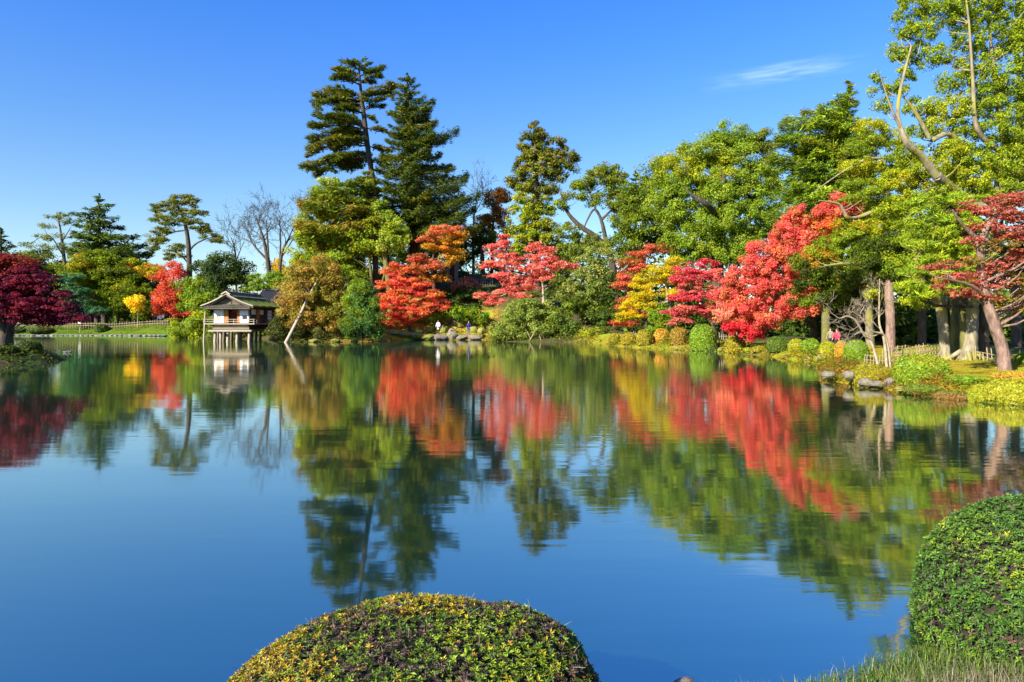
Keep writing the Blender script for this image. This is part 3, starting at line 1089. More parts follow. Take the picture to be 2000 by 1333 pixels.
    part('muntin', 'wood', lambda m: [m.box((xr + .032, ys[6], z), (xr + .05, ys[7], z + .04)) for z in (zf + .36, zf + .75, zf + 1.15)], sw)
    for y in (Y0 + .3, Y0 + 1.85, Y0 + 2.75, Y0 + 4.6, Y0 + 5.15, Y0 + 6.65, Y1 - .2):
        part('wall_post', 'wood', lambda m: m.box((xr + .002, y - .05, zf), (xr + .06, y + .05, zt + .1)))
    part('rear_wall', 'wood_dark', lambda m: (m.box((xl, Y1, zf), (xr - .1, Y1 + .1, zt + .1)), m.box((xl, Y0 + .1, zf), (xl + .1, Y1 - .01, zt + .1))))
    # roof: gable with the ridge running away from the water
    xm = XofP(443, Y0 - .6)
    zr = P(0, 574, Y0)[2]
    el, er = XofP(393.5, Y0 - .6), XofP(495.5, Y0 - .6)
    ze = P(0, 597, Y0 - .6)[2]
    f0, f1 = Y0 - .75, Y1 + .5

    def slope(xa, sag=.12, n=7):
        t = np.linspace(0, 1, n)
        return np.stack([xm + (xa - xm) * t, zr + (ze - zr) * t - sag * np.sin(np.pi * t)], -1)
    for xa in (el, er):
        s = slope(xa)

        def roof(m, s=s):
            ny = 14
            yy = np.linspace(f0, f1, ny)
            V = np.array([[(x, y, z + .035 * math.sin(y * 3.1 + x * 2)) for x, z in s] for y in yy])
            Vb = V - [0, 0, .16]
            n = len(s)
            al = np.concatenate([V.reshape(-1, 3), Vb.reshape(-1, 3)])
            o = ny * n
            q = []
            for j in range(ny - 1):
                for i in range(n - 1):
                    A = j * n + i
                    q += [(A, A + 1, A + n + 1, A + n), (o + A, o + A + n, o + A + n + 1, o + A + 1)]
                A = j * n + n - 1
                q.append((A, o + A, o + A + n, A + n))
            for i in range(n - 1):
                q += [(i, o + i, o + i + 1, i + 1), ((ny - 1) * n + i, (ny - 1) * n + i + 1, o + (ny - 1) * n + i + 1, o + (ny - 1) * n + i)]
            m.add(al, q, None, 0, False)
        rf = part('roof', 'roofmoss', roof)
        # tiled upper band: courses of barrel tiles along the ridge side
        dx = (xa - xm) / abs(xa - xm)
        sl_ = (ze - zr) / abs(xa - xm)

        def tiles(m, dx=dx):
            for j, y in enumerate(np.linspace(f0 + .1, f1 - .1, 30)):
                m.tube([(xm + dx * .16, y, zr + sl_ * .16 + .05), (xm + dx * .45, y, zr + sl_ * .45 + .03), (xm + dx * .75, y, zr + sl_ * .75 - .0)], .085, 6)
        tag(part('roof_tile', 'tile', tiles, rf), kind='stuff')
        part('bargeboard', 'wood_pale', lambda m, s=s: m.tube([(x, f0 - .05, z - .06) for x, z in s], .085, 6))
        part('bargeboard', 'wood', lambda m, s=s: m.tube([(x, f0 + .06, z - .26) for x, z in s * [1, 1]], .06, 6))
    part('ridge', 'tile', lambda m: [m.tube([(xm, y, zr + .10), (xm, y + .5, zr + .12)], .16, 8) for y in np.linspace(f0 - .1, f1 - .5, 17)])
    part('ridge_end', 'wood_pale', lambda m: m.tube([(xm - .45, f0 - .14, zr - .12), (xm, f0 - .14, zr + .16), (xm + .45, f0 - .14, zr - .12)], .10, 6))
    # gable wall and the little tiled skirt below it
    def gable(m):
        s = slope(el)[::-1]
        s2 = slope(er)
        pts = [(x * .8 + xm * .2, Y0 - .25, z - .22) for x, z in s] + [(x * .8 + xm * .2, Y0 - .25, z - .22) for x, z in s2[1:]]
        base = P(0, 598, Y0)[2]
        pts = [(p[0], p[1], max(p[2], base)) for p in pts]
        pts = [(pts[0][0], Y0 - .25, base - .05)] + pts + [(pts[-1][0], Y0 - .25, base - .05)]
        m.prism(pts[::-1], (0, .2, 0))
    part('gable_wall', 'wood', gable)
    part('gable_post', 'wood_dark', lambda m: m.box((xm + .3, Y0 - .29, P(0, 597, Y0)[2]), (xm + .4, Y0 - .255, P(0, 583, Y0)[2])))
    zs = P(0, 597.5, Y0 - .4)[2]
    ex0, ex1 = XofP(402, Y0 - .6), XofP(490, Y0 - .6)
    sk = part('skirt_roof', 'tile', lambda m: m.prism([(ex0, Y0 - .2, zs + .12), (ex0, Y0 - .95, zs - .26), (ex0, Y0 - .95, zs - .34), (ex0, Y0 - .2, zs - .05)], (ex1 - ex0, 0, 0)))
    tag(part('skirt_tile', 'tile', lambda m: [m.tube([(x, Y0 - .24, zs + .14), (x, Y0 - .99, zs - .24)], .065, 7) for x in np.linspace(ex0 + .06, ex1 - .06, 24)], sk), kind='stuff')
    part('rafter', 'wood_pale', lambda m: [m.box((x - .03, Y0 - .85, zs - .42), (x + .03, Y0 - .1, zs - .345)) for x in np.linspace(ex0 + .2, ex1 - .2, 12)])
    return e


teahouse()


def rear_hall():
    Ya, Yb = 84.5, 90
    x0, x1 = XofP(497, Ya), XofP(556, Ya)
    zr, ze = P(0, 566, Ya + 2)[2], P(0, 592, Ya)[2]
    zg = hz((x0 + x1) / 2, Yb)
    e = empty('rear_hall', (x0, Ya, zg), 'larger wooden hall with dark slate roof half hidden behind the teahouse', 'building')
    ym = (Ya + Yb) / 2
    for sgn, yy in ((-1, Ya), (1, Yb)):
        mb = MB()
        poly = [(x0, ym, zr), (x0, yy, ze), (x0, yy, ze - .14), (x0, ym, zr - .14)]
        mb.prism(poly, (x1 - x0, 0, 0))
        rf = mb.build('roof', M['tile_dark'], e)
        t = MB()
        for x in np.linspace(x0 + .1, x1 - .1, 15):
            t.tube([(x, ym, zr + .03), (x, yy, ze + .03)], .06, 6)
        tag(t.build('roof_tile', M['tile_dark'], rf), kind='stuff')
    mb = MB()
    mb.box((x0 - .1, ym - .18, zr - .02), (x1 + .1, ym + .18, zr + .24))
    mb.build('ridge', M['tile'], e)
    mb = MB()
    mb.box((x0 + .5, Ya + .7, zg - .2), (x1 - .5, Yb - .7, ze + .25))
    w = mb.build('wall', M['wood_dark'], e)
    for k in range(3):
        mb = MB()
        xx = x0 + .9 + k * 1.0
        mb.box((xx, Ya + .66, ze - 1.5), (xx + .7, Ya + .695, ze - .3))
        mb.build('paper_screen', M['plaster_tan'], w)


rear_hall()


def hill_hut():
    Y = 97
    x0, x1 = XofP(868, Y), XofP(897, Y)
    zg = hz((x0 + x1) / 2, Y)
    zt = P(0, 506, Y)[2]
    e = empty('hill_hut', ((x0 + x1) / 2, Y, zg), 'small weathered grey hut among the trees on top of the hill', 'hut')
    mb = MB()
    mb.box((x0 + .2, Y, zg - .2), (x1 - .2, Y + 1.8, zt))
    mb.build('wall', M['bamboo_grey'], e)
    mb = MB()
    mb.box(((x0 + x1) / 2 - .3, Y - .03, zg), ((x0 + x1) / 2 + .35, Y - .003, zt - .6))
    mb.build('doorway', M['wood_dark'], e)
    mb = MB()
    mb.prism([(x0 - .3, Y - .5, zt), (x1 + .3, Y - .5, zt), ((x0 + x1) / 2, Y - .5, zt + .9)], (0, 2.8, 0))
    mb.build('roof', M['tile'], e)


hill_hut()

# ------------------------------------------------------------------ far-off wood that reads as one mass


def wood(name, label, segs, pal, seed, lsz=.7, n_per=130):
    r = np.random.default_rng(seed)
    mb = MB()
    for x0, x1, top0, top1, Y in segs:
        px = Y / F
        nc = int((x1 - x0) / 9)
        for i in range(nc):
            f = (i + r.random()) / nc
            x = x0 + (x1 - x0) * f
            top = top0 + (top1 - top0) * f + r.uniform(-4, 22)
            X = XofP(x, Y)
            yy = Y + r.uniform(-2, 7)
            zt = P(0, top, Y)[2]
            zg = hz(X, yy)
            k = n_per
            h = r.random(k)
            w = (1 - .45 * h) * r.uniform(1.2, 2.4)
            d = nrm(r.normal(size=(k, 3)))
            Pn = np.stack([X + d[:, 0] * w, yy + d[:, 1] * w * 1.2, zg + (zt - zg) * h], -1)
            cols = np.array(pal)
            c = cols[r.integers(0, len(cols))] * r.uniform(.7, 1.3, (k, 1))
            L = lsz * r.uniform(.6, 1.4, k)
            mb.leaves(Pn, d + [0, 0, .5] + .5 * r.normal(size=(k, 3)), r.normal(size=(k, 3)), L, L / 1.5, np.clip(c, .002, .8))
    o = mb.build(name, M['leaf'])
    tag(o, label, 'trees', kind='stuff')


wood('distant_wood', 'dark mass of trees closing off the garden behind the ponds far side', [
    (-420, 60, 540, 545, 150), (60, 620, 552, 540, 150), (60, 480, 585, 590, 122), (600, 1000, 478, 465, 140), (1000, 1260, 470, 440, 132), (1230, 1560, 440, 410, 112), (1540, 2500, 390, 330, 92)],
    [G_DARK, G_DEEP, G_MID], 11)
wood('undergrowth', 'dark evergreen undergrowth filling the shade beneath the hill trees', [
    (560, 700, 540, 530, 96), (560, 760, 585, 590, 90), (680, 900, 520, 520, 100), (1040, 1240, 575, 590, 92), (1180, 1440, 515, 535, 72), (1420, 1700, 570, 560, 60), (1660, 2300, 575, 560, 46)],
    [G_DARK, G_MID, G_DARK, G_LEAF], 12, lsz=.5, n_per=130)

# ------------------------------------------------------------------ left bank trees
maple_pal = [[(.11, .010, .026), (.075, .008, .024), (.17, .014, .026), (.10, .012, .036)], [(.17, .018, .016), (.13, .011, .02), (.24, .045, .02)]]
tree('maple_tree', 'dark purple red maple drooping over the small islet', 38,
     [[(8, None, 0, .42), (12, 650, 0, .34), (30, 610, .3, .26), (60, 575, .5, .16)], [(10, 655, 0, .30), (-10, 600, -.4, .25), (-40, 560, 0, .2)]],
     [(-60, 560, 90, 55, 0), (20, 520, 48, 22, 1), (60, 545, 50, 22, 0), (15, 575, 60, 34, 0), (85, 575, 48, 24, 0), (110, 598, 46, 20, 0), (60, 605, 55, 22, 0), (140, 618, 34, 12, 0), (15, 615, 40, 18, 0), (0, 560, 30, 12, 1), (70, 560, 22, 8, 1), (0, 508, 34, 11, 1), (100, 625, 35, 9, 0), (-30, 620, 40, 20, 0)],
     maple_pal, 'maple', limbs=16, cr=13, ls=4.2)
fir('fir_tree', 'dark fir at the far left edge above the purple maple', 116, [(2, None, 0, .5), (2, 455, 0, .06)],
    [(452, 0, 4, 2), (480, -20, 22, 2), (510, -50, 38, 2), (560, -70, 62, 2), (600, -80, 70, 2)], [G_DEEP, G_DARK, (.02, .05, .025)], bl=9, group=None)
tree('pine_tree', 'sparse pale half bare pine leaning left of the tall conical pine', 122,
     [[(135, None, 0, .38), (126, 515, 0, .3), (118, 450, 0, .16), (112, 420, 0, .06)], [(124, 500, 0, .14), (95, 460, 0, .08), (60, 475, 0, .04)], [(120, 475, 0, .12), (138, 445, 0, .05)]],
     [(112, 425, 26, 8), (95, 440, 18, 7), (130, 437, 16, 7), (88, 462, 20, 7), (60, 478, 18, 6), (105, 480, 26, 8), (75, 500, 26, 9), (125, 460, 18, 6)],
     [(.10, .13, .05), (.15, .17, .08), (.06, .10, .03)], 'pine', thin=.33, limbs=26)
fir('pine_tree', 'tall dark conical pine standing behind the yellowing trees, left bank', 118, [(205, None, 0, .55), (197, 520, 0, .4), (192, 390, 0, .07)],
    [(388, 186, 198, 192), (402, 166, 220, 193), (425, 142, 232, 194), (450, 140, 250, 195), (470, 132, 272, 197), (500, 122, 300, 200), (530, 112, 312, 202), (562, 108, 318, 204)],
    [G_DARK, G_DEEP, G_PINE, (.06, .09, .012)], bl=9.5, step=13, wfrac=.4, tip=.1)
tree('broadleaf_tree', 'dark green rounded tree between the maple and the sparse pine', 124, [[(70, None, 0, .3), (70, 540, 0, .2)]],
     [(60, 500, 30, 14), (85, 515, 34, 18), (45, 525, 36, 20), (90, 545, 40, 24), (50, 560, 40, 24)], [G_DARK, G_MID, G_DEEP], 'broad')
tree('broadleaf_tree', 'yellowing green tree with golden top in front of the conical pine', 112, [[(190, None, 0, .4), (185, 560, 0, .3), (180, 530, 0, .15)]],
     [(160, 515, 34, 16, 1), (195, 505, 40, 16, 0), (225, 512, 36, 18, 0), (150, 545, 36, 20, 0), (195, 545, 40, 22, 0), (235, 545, 30, 22, 0), (175, 575, 45, 20, 0), (220, 580, 35, 18, 0), (140, 565, 25, 15, 1)],
     [[G_LEAF, G_MID, G_MID, (.11, .15, .02)], [(.25, .20, .01), G_LEAF, (.34, .22, .015)]], 'maple', flat=.5)
tree('pine_tree', 'blue green low spreading pine beside the purple maple tip', 108, [[(160, None, 0, .3), (150, 600, 0, .22), (140, 560, 0, .1)]],
     [(135, 545, 22, 14), (150, 570, 24, 10), (150, 590, 26, 9), (180, 608, 24, 8), (160, 605, 30, 10), (145, 612, 26, 10)], [TEAL, (.04, .13, .08), (.03, .09, .04)], 'pine', limbs=14)
tree('broadleaf_tree', 'olive green spreading tree above the small yellow sapling', 112, [[(262, None, 0, .3), (258, 590, 0, .25), (240, 555, 0, .16), (225, 540, 0, .08)], [(260, 600, 0, .2), (285, 560, 0, .12), (300, 535, 0, .06)]],
     [(240, 590, 40, 18, 0), (280, 560, 42, 24, 0), (260, 535, 36, 18, 0), (300, 530, 22, 14, 1), (300, 590, 30, 20, 0), (235, 560, 24, 10, 1), (272, 520, 20, 10, 1), (230, 605, 26, 10, 0), (285, 610, 30, 12, 0)],
     [[G_MID, (.07, .10, .012), G_DARK], [G_LIME, (.35, .25, .012), (.4, .12, .02)]], 'maple', flat=.5, limbs=16)
tree('maple_tree', 'orange red maple showing behind the olive green tree, left bank', 113, [[(230, None, 0, .2), (235, 590, 0, .12)]],
     [(235, 575, 24, 16), (250, 560, 20, 14), (290, 600, 24, 14), (255, 530, 26, 14)], [RED, ORANGE, (.45, .08, .02)], 'maple')
tree('maple_tree', 'bright red rounded maple beneath the tall lone pine', 109, [[(342, None, 0, .25), (342, 600, 0, .15)]],
     [(336, 535, 24, 20), (350, 555, 26, 22), (330, 575, 26, 24), (350, 595, 28, 20), (325, 600, 20, 20), (365, 580, 16, 22)], [(.42, .06, .035), (.38, .055, .035), (.42, .10, .045), (.30, .07, .03)], 'maple', flat=.7)
tree('yellow_sapling', 'small bright yellow sapling with white stem by the bank fence', 106, [[(269, None, 0, .06), (269, 612, 0, .05), (266, 600, 0, .04)], [(269, 612, 0, .03), (276, 592, 0, .02)]],
     [(264, 590, 13, 9), (272, 588, 9, 7), (267, 600, 6, 6)], [YELLOW, (.6, .34, .01), (.5, .42, .02)], 'fine', limbs=5, bark='twig')
tree('pine_tree', 'tall lone pine with flat cloud shaped tiers and bare trunk', 110,
     [[(372, None, 0, .5), (370, 540, 0, .42), (368, 480, 0, .36), (362, 440, 0, .28), (352, 412, 0, .2), (340, 395, 0, .1)],
      [(369, 490, 0, .16), (385, 475, 0, .13), (410, 465, 0, .08), (430, 463, 0, .05)], [(371, 520, 0, .13), (355, 500, 0, .12), (335, 490, 0, .07)], [(364, 450, 0, .13), (335, 455, 0, .1), (312, 468, 0, .06)]],
     [(358, 390, 24, 9), (375, 396, 12, 8), (335, 402, 20, 9), (312, 408, 16, 9), (304, 425, 13, 8), (330, 432, 26, 9), (318, 450, 20, 9), (305, 465, 18, 12), (300, 485, 12, 8), (385, 416, 20, 7), (392, 444, 22, 8), (372, 432, 20, 8), (395, 452, 14, 6), (415, 464, 20, 7), (432, 470, 10, 6), (345, 485, 16, 8), (330, 500, 10, 9), (360, 500, 10, 6), (352, 415, 18, 7)],
     [(.085, .10, .012), (.05, .085, .014), (.12, .12, .012)], 'pine', cr=8, ls=6, limbs=24)
tree('broadleaf_tree', 'bright green glossy tree left of the teahouse roof', 93, [[(420, None, 0, .3), (425, 590, 0, .2), (430, 555, 0, .12)]],
     [(400, 560, 30, 22, 0), (380, 575, 28, 18, 0), (370, 555, 18, 10, 0), (410, 590, 34, 22, 0), (372, 595, 26, 12, 0), (435, 520, 30, 20, 1), (465, 535, 24, 24, 1), (440, 550, 34, 24, 1), (430, 502, 20, 8, 1), (400, 520, 22, 12, 1)],
     [[G_LEAF, (.08, .17, .02), G_MID], [G_DEEP, G_DARK, (.02, .045, .02)]], 'broad')
tree('broadleaf_shrub', 'yellow green waterside bush hanging over the bank left of the teahouse', 90, [[(365, None, 0, .1), (365, 635, 0, .06)]],
     [(365, 640, 34, 14, 0), (392, 630, 18, 18, 0), (345, 650, 16, 8, 0), (385, 650, 20, 10, 0), (380, 620, 14, 8, 1)], [[G_LEAF, G_LIME, (.13, .2, .02)], [YELLOW, ORANGE, G_LIME]], 'fine', cat='shrub')
twig_tree('bare_tree', 'leafless pollarded tree with thick dark limbs behind the teahouse', 104,
          [[(528, None, 0, .4), (524, 520, 0, .34), (515, 470, 0, .22), (505, 440, 0, .10), (500, 425, 0, .05)], [(524, 510, 0, .2), (495, 478, 0, .13), (484, 450, 0, .06)], [(526, 530, 0, .2), (522, 460, 0, .14), (520, 430, 0, .05)]],
          depth=4, bark='bark', endlen=2.6, minr=.016)
twig_tree('bare_tree', 'leafless slender tree rising beside the green hill mass', 100,
          [[(540, None, 0, .25), (550, 500, 0, .2), (562, 470, 0, .13), (575, 440, 0, .05)], [(546, 520, 0, .14), (548, 460, 0, .1), (545, 430, 0, .04)], [(552, 500, 0, .1), (575, 460, 0, .08), (582, 420, 0, .03)]],
          depth=4, bark='bark', endlen=2.8, minr=.016)
twig_tree('bare_tree', 'leafless pale thin tree right of the tall lone pine', 112,
          [[(462, None, 0, .2), (460, 500, 0, .15), (452, 465, 0, .06)], [(461, 510, 0, .1), (475, 475, 0, .04)]], depth=4, bark='bark', endlen=3.2, minr=.015)
tree('ginkgo_tree', 'distant yellow ginkgo peeking out between the bare trees', 118, [[(542, None, 0, .2), (542, 530, 0, .1)]], [(542, 518, 12, 9), (536, 530, 12, 10), (550, 535, 14, 10)], [YELLOW, (.45, .3, .02)], 'fine')
tree('broadleaf_shrub', 'shaded bush on the bank behind the teahouse stilts', 86.5, [[(470, None, 1, .08), (470, 645, .5, .05)]],
     [(440, 650, 30, 14), (475, 648, 30, 16), (510, 645, 30, 18), (545, 648, 20, 14), (415, 655, 20, 9)], [G_DARK, G_MID, (.10, .09, .02)], 'fine', cat='shrub')
tree('pine_tree', 'bright green low pine spreading above the teahouse roof', 88, [[(548, None, 0, .25), (540, 575, 0, .2), (520, 550, 0, .1)]],
     [(540, 540, 26, 9), (515, 552, 28, 8), (560, 550, 22, 10), (490, 562, 22, 6), (540, 562, 28, 8), (575, 530, 18, 10), (505, 540, 16, 6)], [(.10, .19, .015), G_LEAF, (.06, .12, .015)], 'pine', limbs=14)

# ------------------------------------------------------------------ hill trees
tree('broadleaf_tree', 'golden brown rounded tree overhanging the water behind the leaning prop', 73.5, [[(632, None, 2, .28), (630, 610, 1, .22), (624, 560, 0, .14), (626, 530, 0, .08)], [(630, 620, 1, .12), (600, 600, .5, .1), (585, 585, 0, .06)]],
     [(625, 520, 34, 16, 0), (600, 540, 40, 20, 0), (650, 540, 24, 22, 0), (580, 575, 36, 26, 0), (620, 570, 42, 26, 0), (650, 590, 26, 30, 1), (575, 605, 30, 20, 0), (610, 615, 40, 20, 0), (585, 635, 32, 12, 0), (630, 635, 34, 14, 0), (655, 620, 22, 18, 1), (570, 640, 18, 10, 0)],
     [[(.20, .155, .022), (.24, .175, .026), (.16, .14, .018), (.26, .155, .028)], [(.15, .15, .02), (.10, .12, .015), (.20, .16, .02)]], 'fine', cr=10, limbs=20, thin=.95)
tree('broadleaf_shrub', 'dark leafy bush at the waterline under the golden brown tree', 73, [[(560, None, 1, .08), (560, 640, 1, .05)]],
     [(555, 635, 26, 14), (545, 650, 20, 10), (585, 652, 30, 10), (620, 655, 30, 8)], [G_DEEP, G_DARK, (.05, .06, .015)], 'fine', cat='shrub')
G_PD = [(.022, .050, .013), (.030, .062, .012), (.055, .075, .010), (.018, .042, .016)]
bough_pine('pine_tree', 'tallest pine on the hill with broad dark layered boughs', 96,
     [[(762, None, 0, .52), (759, 540, 0, .46), (748, 460, 0, .42), (737, 400, 0, .40), (726, 340, 0, .38), (718, 290, 0, .36), (712, 240, 0, .34), (706, 190, 0, .24), (700, 125, 0, .08)],
      [(714, 250, 0, .2), (692, 228, 0, .16), (690, 205, 0, .1)]],
     [(702, 150, 645, 134), (701, 138, 668, 122), (700, 128, 712, 118), (700, 127, 690, 117), (702, 137, 726, 122), (703, 148, 750, 135), (703, 160, 750, 151), (703, 165, 644, 155), (703, 158, 676, 145),
      (705, 188, 772, 175), (706, 193, 745, 182), (705, 188, 640, 179), (706, 198, 614, 192), (706, 202, 610, 208), (706, 200, 740, 196),
      (710, 222, 650, 215), (712, 225, 738, 240), (712, 215, 757, 192),
      (716, 246, 640, 232), (716, 252, 608, 252), (716, 258, 602, 278), (716, 258, 597, 308), (718, 262, 655, 262),
      (718, 285, 645, 290), (718, 280, 668, 274), (718, 305, 597, 334), (718, 305, 615, 343), (718, 302, 640, 316),
      (718, 250, 765, 262), (722, 288, 768, 298), (722, 312, 758, 324), (724, 332, 768, 346), (726, 350, 690, 368)],
     [(.07, .10, .010), (.05, .082, .010), (.12, .11, .010), (.04, .07, .014)], bl=8.5, wf=.19, dens=.78)
fir('fir_tree', 'great dark fir with pointed crown right of the tallest pine', 93, [(812, None, 0, .8), (806, 420, 0, .6), (798, 250, 0, .35), (795, 150, 0, .06)],
    [(148, 790, 800, 795), (168, 772, 818, 795), (190, 764, 832, 796), (205, 752, 850, 796), (235, 752, 866, 797), (262, 756, 888, 798), (300, 745, 880, 800), (335, 742, 892, 802), (365, 736, 914, 804), (400, 720, 932, 806), (440, 728, 940, 808), (480, 740, 935, 810)],
    [(.042, .068, .010), (.055, .080, .010), (.085, .10, .010), (.034, .060, .014)], bl=8, step=13, nb=8, tip=.2, dens=1.2, wfrac=.30, lw=4)
fir('conifer', 'lower olive conifer with brownish layered boughs on the hill slope', 89, [(735, None, 0, .42), (730, 430, 0, .34), (715, 345, 0, .08)],
    [(340, 700, 730, 715), (362, 650, 760, 716), (385, 600, 770, 716), (415, 596, 775, 718), (440, 590, 780, 720), (465, 594, 770, 722), (490, 600, 760, 724)],
    [(.085, .12, .010), (.12, .14, .010), (.17, .12, .015), (.06, .10, .010)], bl=9, step=12, nb=8, tip=.06, dens=1.1, wfrac=.42)
tree('bamboo_grove_tree', 'light green feathery tree forming the left edge of the hill', 91, [[(625, None, 0, .35), (625, 480, 0, .25), (632, 380, 0, .1)]],
     [(645, 362, 20, 16), (625, 385, 24, 22), (612, 420, 22, 30), (598, 455, 24, 30), (592, 490, 24, 30), (600, 520, 28, 26), (640, 480, 40, 30), (650, 520, 36, 22), (585, 530, 18, 20), (680, 500, 34, 26)],
     [(.16, .23, .012), G_LEAF, (.20, .25, .012), (.11, .17, .010)], 'fine', limbs=14)
tree('camphor_tree', 'lime green airy tree with several slim stems before the hill conifers', 86,
     [[(765, None, 0, .5), (760, 560, 0, .42), (752, 500, 0, .3), (745, 440, 0, .12)], [(735, None, -.5, .22), (727, 560, 0, .2), (720, 500, 0, .14), (700, 470, 0, .08)], [(737, 580, 0, .15), (752, 530, 0, .12), (752, 480, 0, .1)]],
     [(745, 412, 18, 16), (735, 440, 30, 18), (765, 440, 26, 16), (720, 465, 36, 18), (775, 455, 26, 14), (745, 475, 34, 16), (700, 480, 28, 16), (670, 490, 28, 18), (780, 475, 16, 12), (725, 488, 30, 10)],
     [(.16, .25, .025), G_LIME, (.12, .21, .02), (.22, .29, .06)], 'broad', cr=11, thin=.85, limbs=20, bark='bark_lime')
for lab, x, top, yb, Yt in (('dark slim trunked tree just left of the lime green stems', 690, 500, 545, 88), ('dark leaning trunked tree behind the golden brown tree', 668, 500, 560, 89), ('pale barked slim tree at the left of the shaded trunks', 672, 520, 560, 84)):
    tree('broadleaf_tree', lab, Yt, [[(x, None, 0, .26), (x - 4, 580, 0, .22), (x - 12, 540, 0, .16), (x - 20, top, 0, .08)]],
         [(x - 18, top + 8, 30, 14), (x + 10, top + 22, 26, 14), (x - 34, top + 34, 22, 14)], [G_DARK, G_MID, G_LEAF], 'broad', limbs=8, bark='bark' if 'dark' in lab else 'bark_lime')
tree('broadleaf_shrub', 'blue green upright shrub between the golden tree and scarlet maple', 71.8, [[(708, None, 2.6, .14), (708, 610, 1, .08)]],
     [(700, 560, 18, 14, 1), (715, 585, 24, 20, 0), (695, 595, 20, 20, 1), (710, 615, 30, 24, 0), (725, 610, 22, 26, 0), (690, 635, 22, 18, 0), (712, 642, 32, 14, 2), (735, 635, 16, 18, 0)],
     [[(.05, .12, .035), G_MID, (.06, .14, .03)], [(.11, .20, .03), G_LEAF], [G_DARK, (.02, .06, .03)]], 'fine', cat='shrub')
tree('maple_tree', 'scarlet maple in layered sprays leaning over the waterside rocks', 83,
     [[(800, None, 0, .22), (795, 620, 0, .18), (790, 590, 0, .13), (785, 560, 0, .08)], [(797, 630, 0, .13), (825, 600, 0, .1), (845, 580, 0, .05)], [(762, None, 0, .09), (766, 620, 0, .06), (775, 590, 0, .04)]],
     [(768, 532, 20, 9), (790, 545, 26, 9), (760, 555, 26, 8), (815, 555, 26, 9), (800, 570, 40, 10), (765, 580, 34, 8), (840, 575, 30, 9), (790, 592, 46, 9), (745, 598, 22, 6), (845, 598, 28, 8), (800, 608, 44, 8), (760, 615, 26, 7), (855, 588, 20, 7), (770, 628, 28, 7), (742, 632, 14, 6), (795, 622, 24, 6), (775, 518, 12, 5)],
     [(.48, .075, .04), (.50, .11, .05), (.42, .05, .05), (.48, .16, .05), (.34, .14, .03)], 'maple', limbs=24, cr=9, ls=3.3)
tree('maple_tree', 'orange and rust maple high on the hill above the scarlet maple', 86,
     [[(850, None, 0, .3), (848, 570, 0, .22), (845, 520, 0, .14), (850, 470, 0, .07)], [(848, 560, 0, .14), (822, 510, 0, .08)]],
     [(870, 445, 28, 10, 0), (845, 462, 26, 9, 1), (885, 465, 26, 11, 2), (860, 480, 36, 10, 2), (820, 505, 26, 8, 1), (890, 490, 18, 9, 2), (835, 520, 34, 9, 1), (860, 515, 22, 9, 2), (810, 528, 24, 7, 0), (845, 540, 26, 9, 2), (800, 545, 22, 6, 1), (880, 500, 18, 8, 2)],
     [[(.44, .16, .06), (.42, .14, .04), (.42, .11, .05)], [(.33, .08, .04), (.38, .11, .05), (.28, .12, .03)], [(.36, .20, .014), (.38, .16, .02), (.28, .21, .015)]], 'maple', limbs=20, cr=11)
tree('maple_tree', 'salmon pink maple with two pointed crowns above the round waterside shrub', 80,
     [[(1012, None, 0, .2), (1004, 570, 0, .16), (985, 520, 0, .1), (975, 475, 0, .04)], [(1008, 580, 0, .12), (1035, 540, 0, .1), (1050, 490, 0, .04)], [(1062, None, 1, .26), (1062, 600, 0, .2), (1060, 560, 0, .12), (1055, 510, 0, .05)]],
     [(985, 468, 12, 12), (970, 485, 24, 9), (990, 500, 26, 9), (965, 515, 22, 6), (1000, 518, 26, 8), (1050, 482, 20, 9), (1070, 490, 14, 8), (1055, 502, 30, 9), (1080, 515, 30, 7), (1045, 525, 40, 9), (1110, 520, 24, 5), (985, 540, 24, 7), (1020, 545, 36, 8), (1060, 540, 26, 8), (1010, 560, 34, 8), (985, 570, 26, 6), (950, 578, 24, 6), (968, 588, 22, 6), (1020, 578, 28, 6), (945, 520, 14, 5)],
     [(.46, .13, .10), (.45, .11, .09), (.42, .085, .08), (.46, .17, .10)], 'maple', limbs=34, cr=9, ls=3.6, thin=.8, bark='twig')
tree('maple_tree', 'rust brown maple at the skyline left of the yellow green cedar', 100, [[(960, None, 0, .3), (962, 470, 0, .2), (965, 400, 0, .1)]],
     [(968, 378, 22, 9), (985, 385, 18, 10), (950, 385, 12, 6), (965, 400, 24, 10), (955, 420, 22, 12), (980, 425, 24, 14), (950, 440, 18, 10), (970, 450, 26, 12)],
     [(.30, .13, .02), ORANGE, (.22, .10, .02), (.12, .10, .015)], 'maple', flat=.6, cr=10)
twig_tree('bare_tree', 'leafless pale twiggy tree poking out between fir and rust maple', 104, [[(925, None, 0, .25), (925, 440, 0, .16), (930, 395, 0, .08), (935, 360, 0, .03)], [(926, 420, 0, .1), (945, 385, 0, .04)]], depth=4, endlen=2.4, minr=.014, bark='bark_pale')
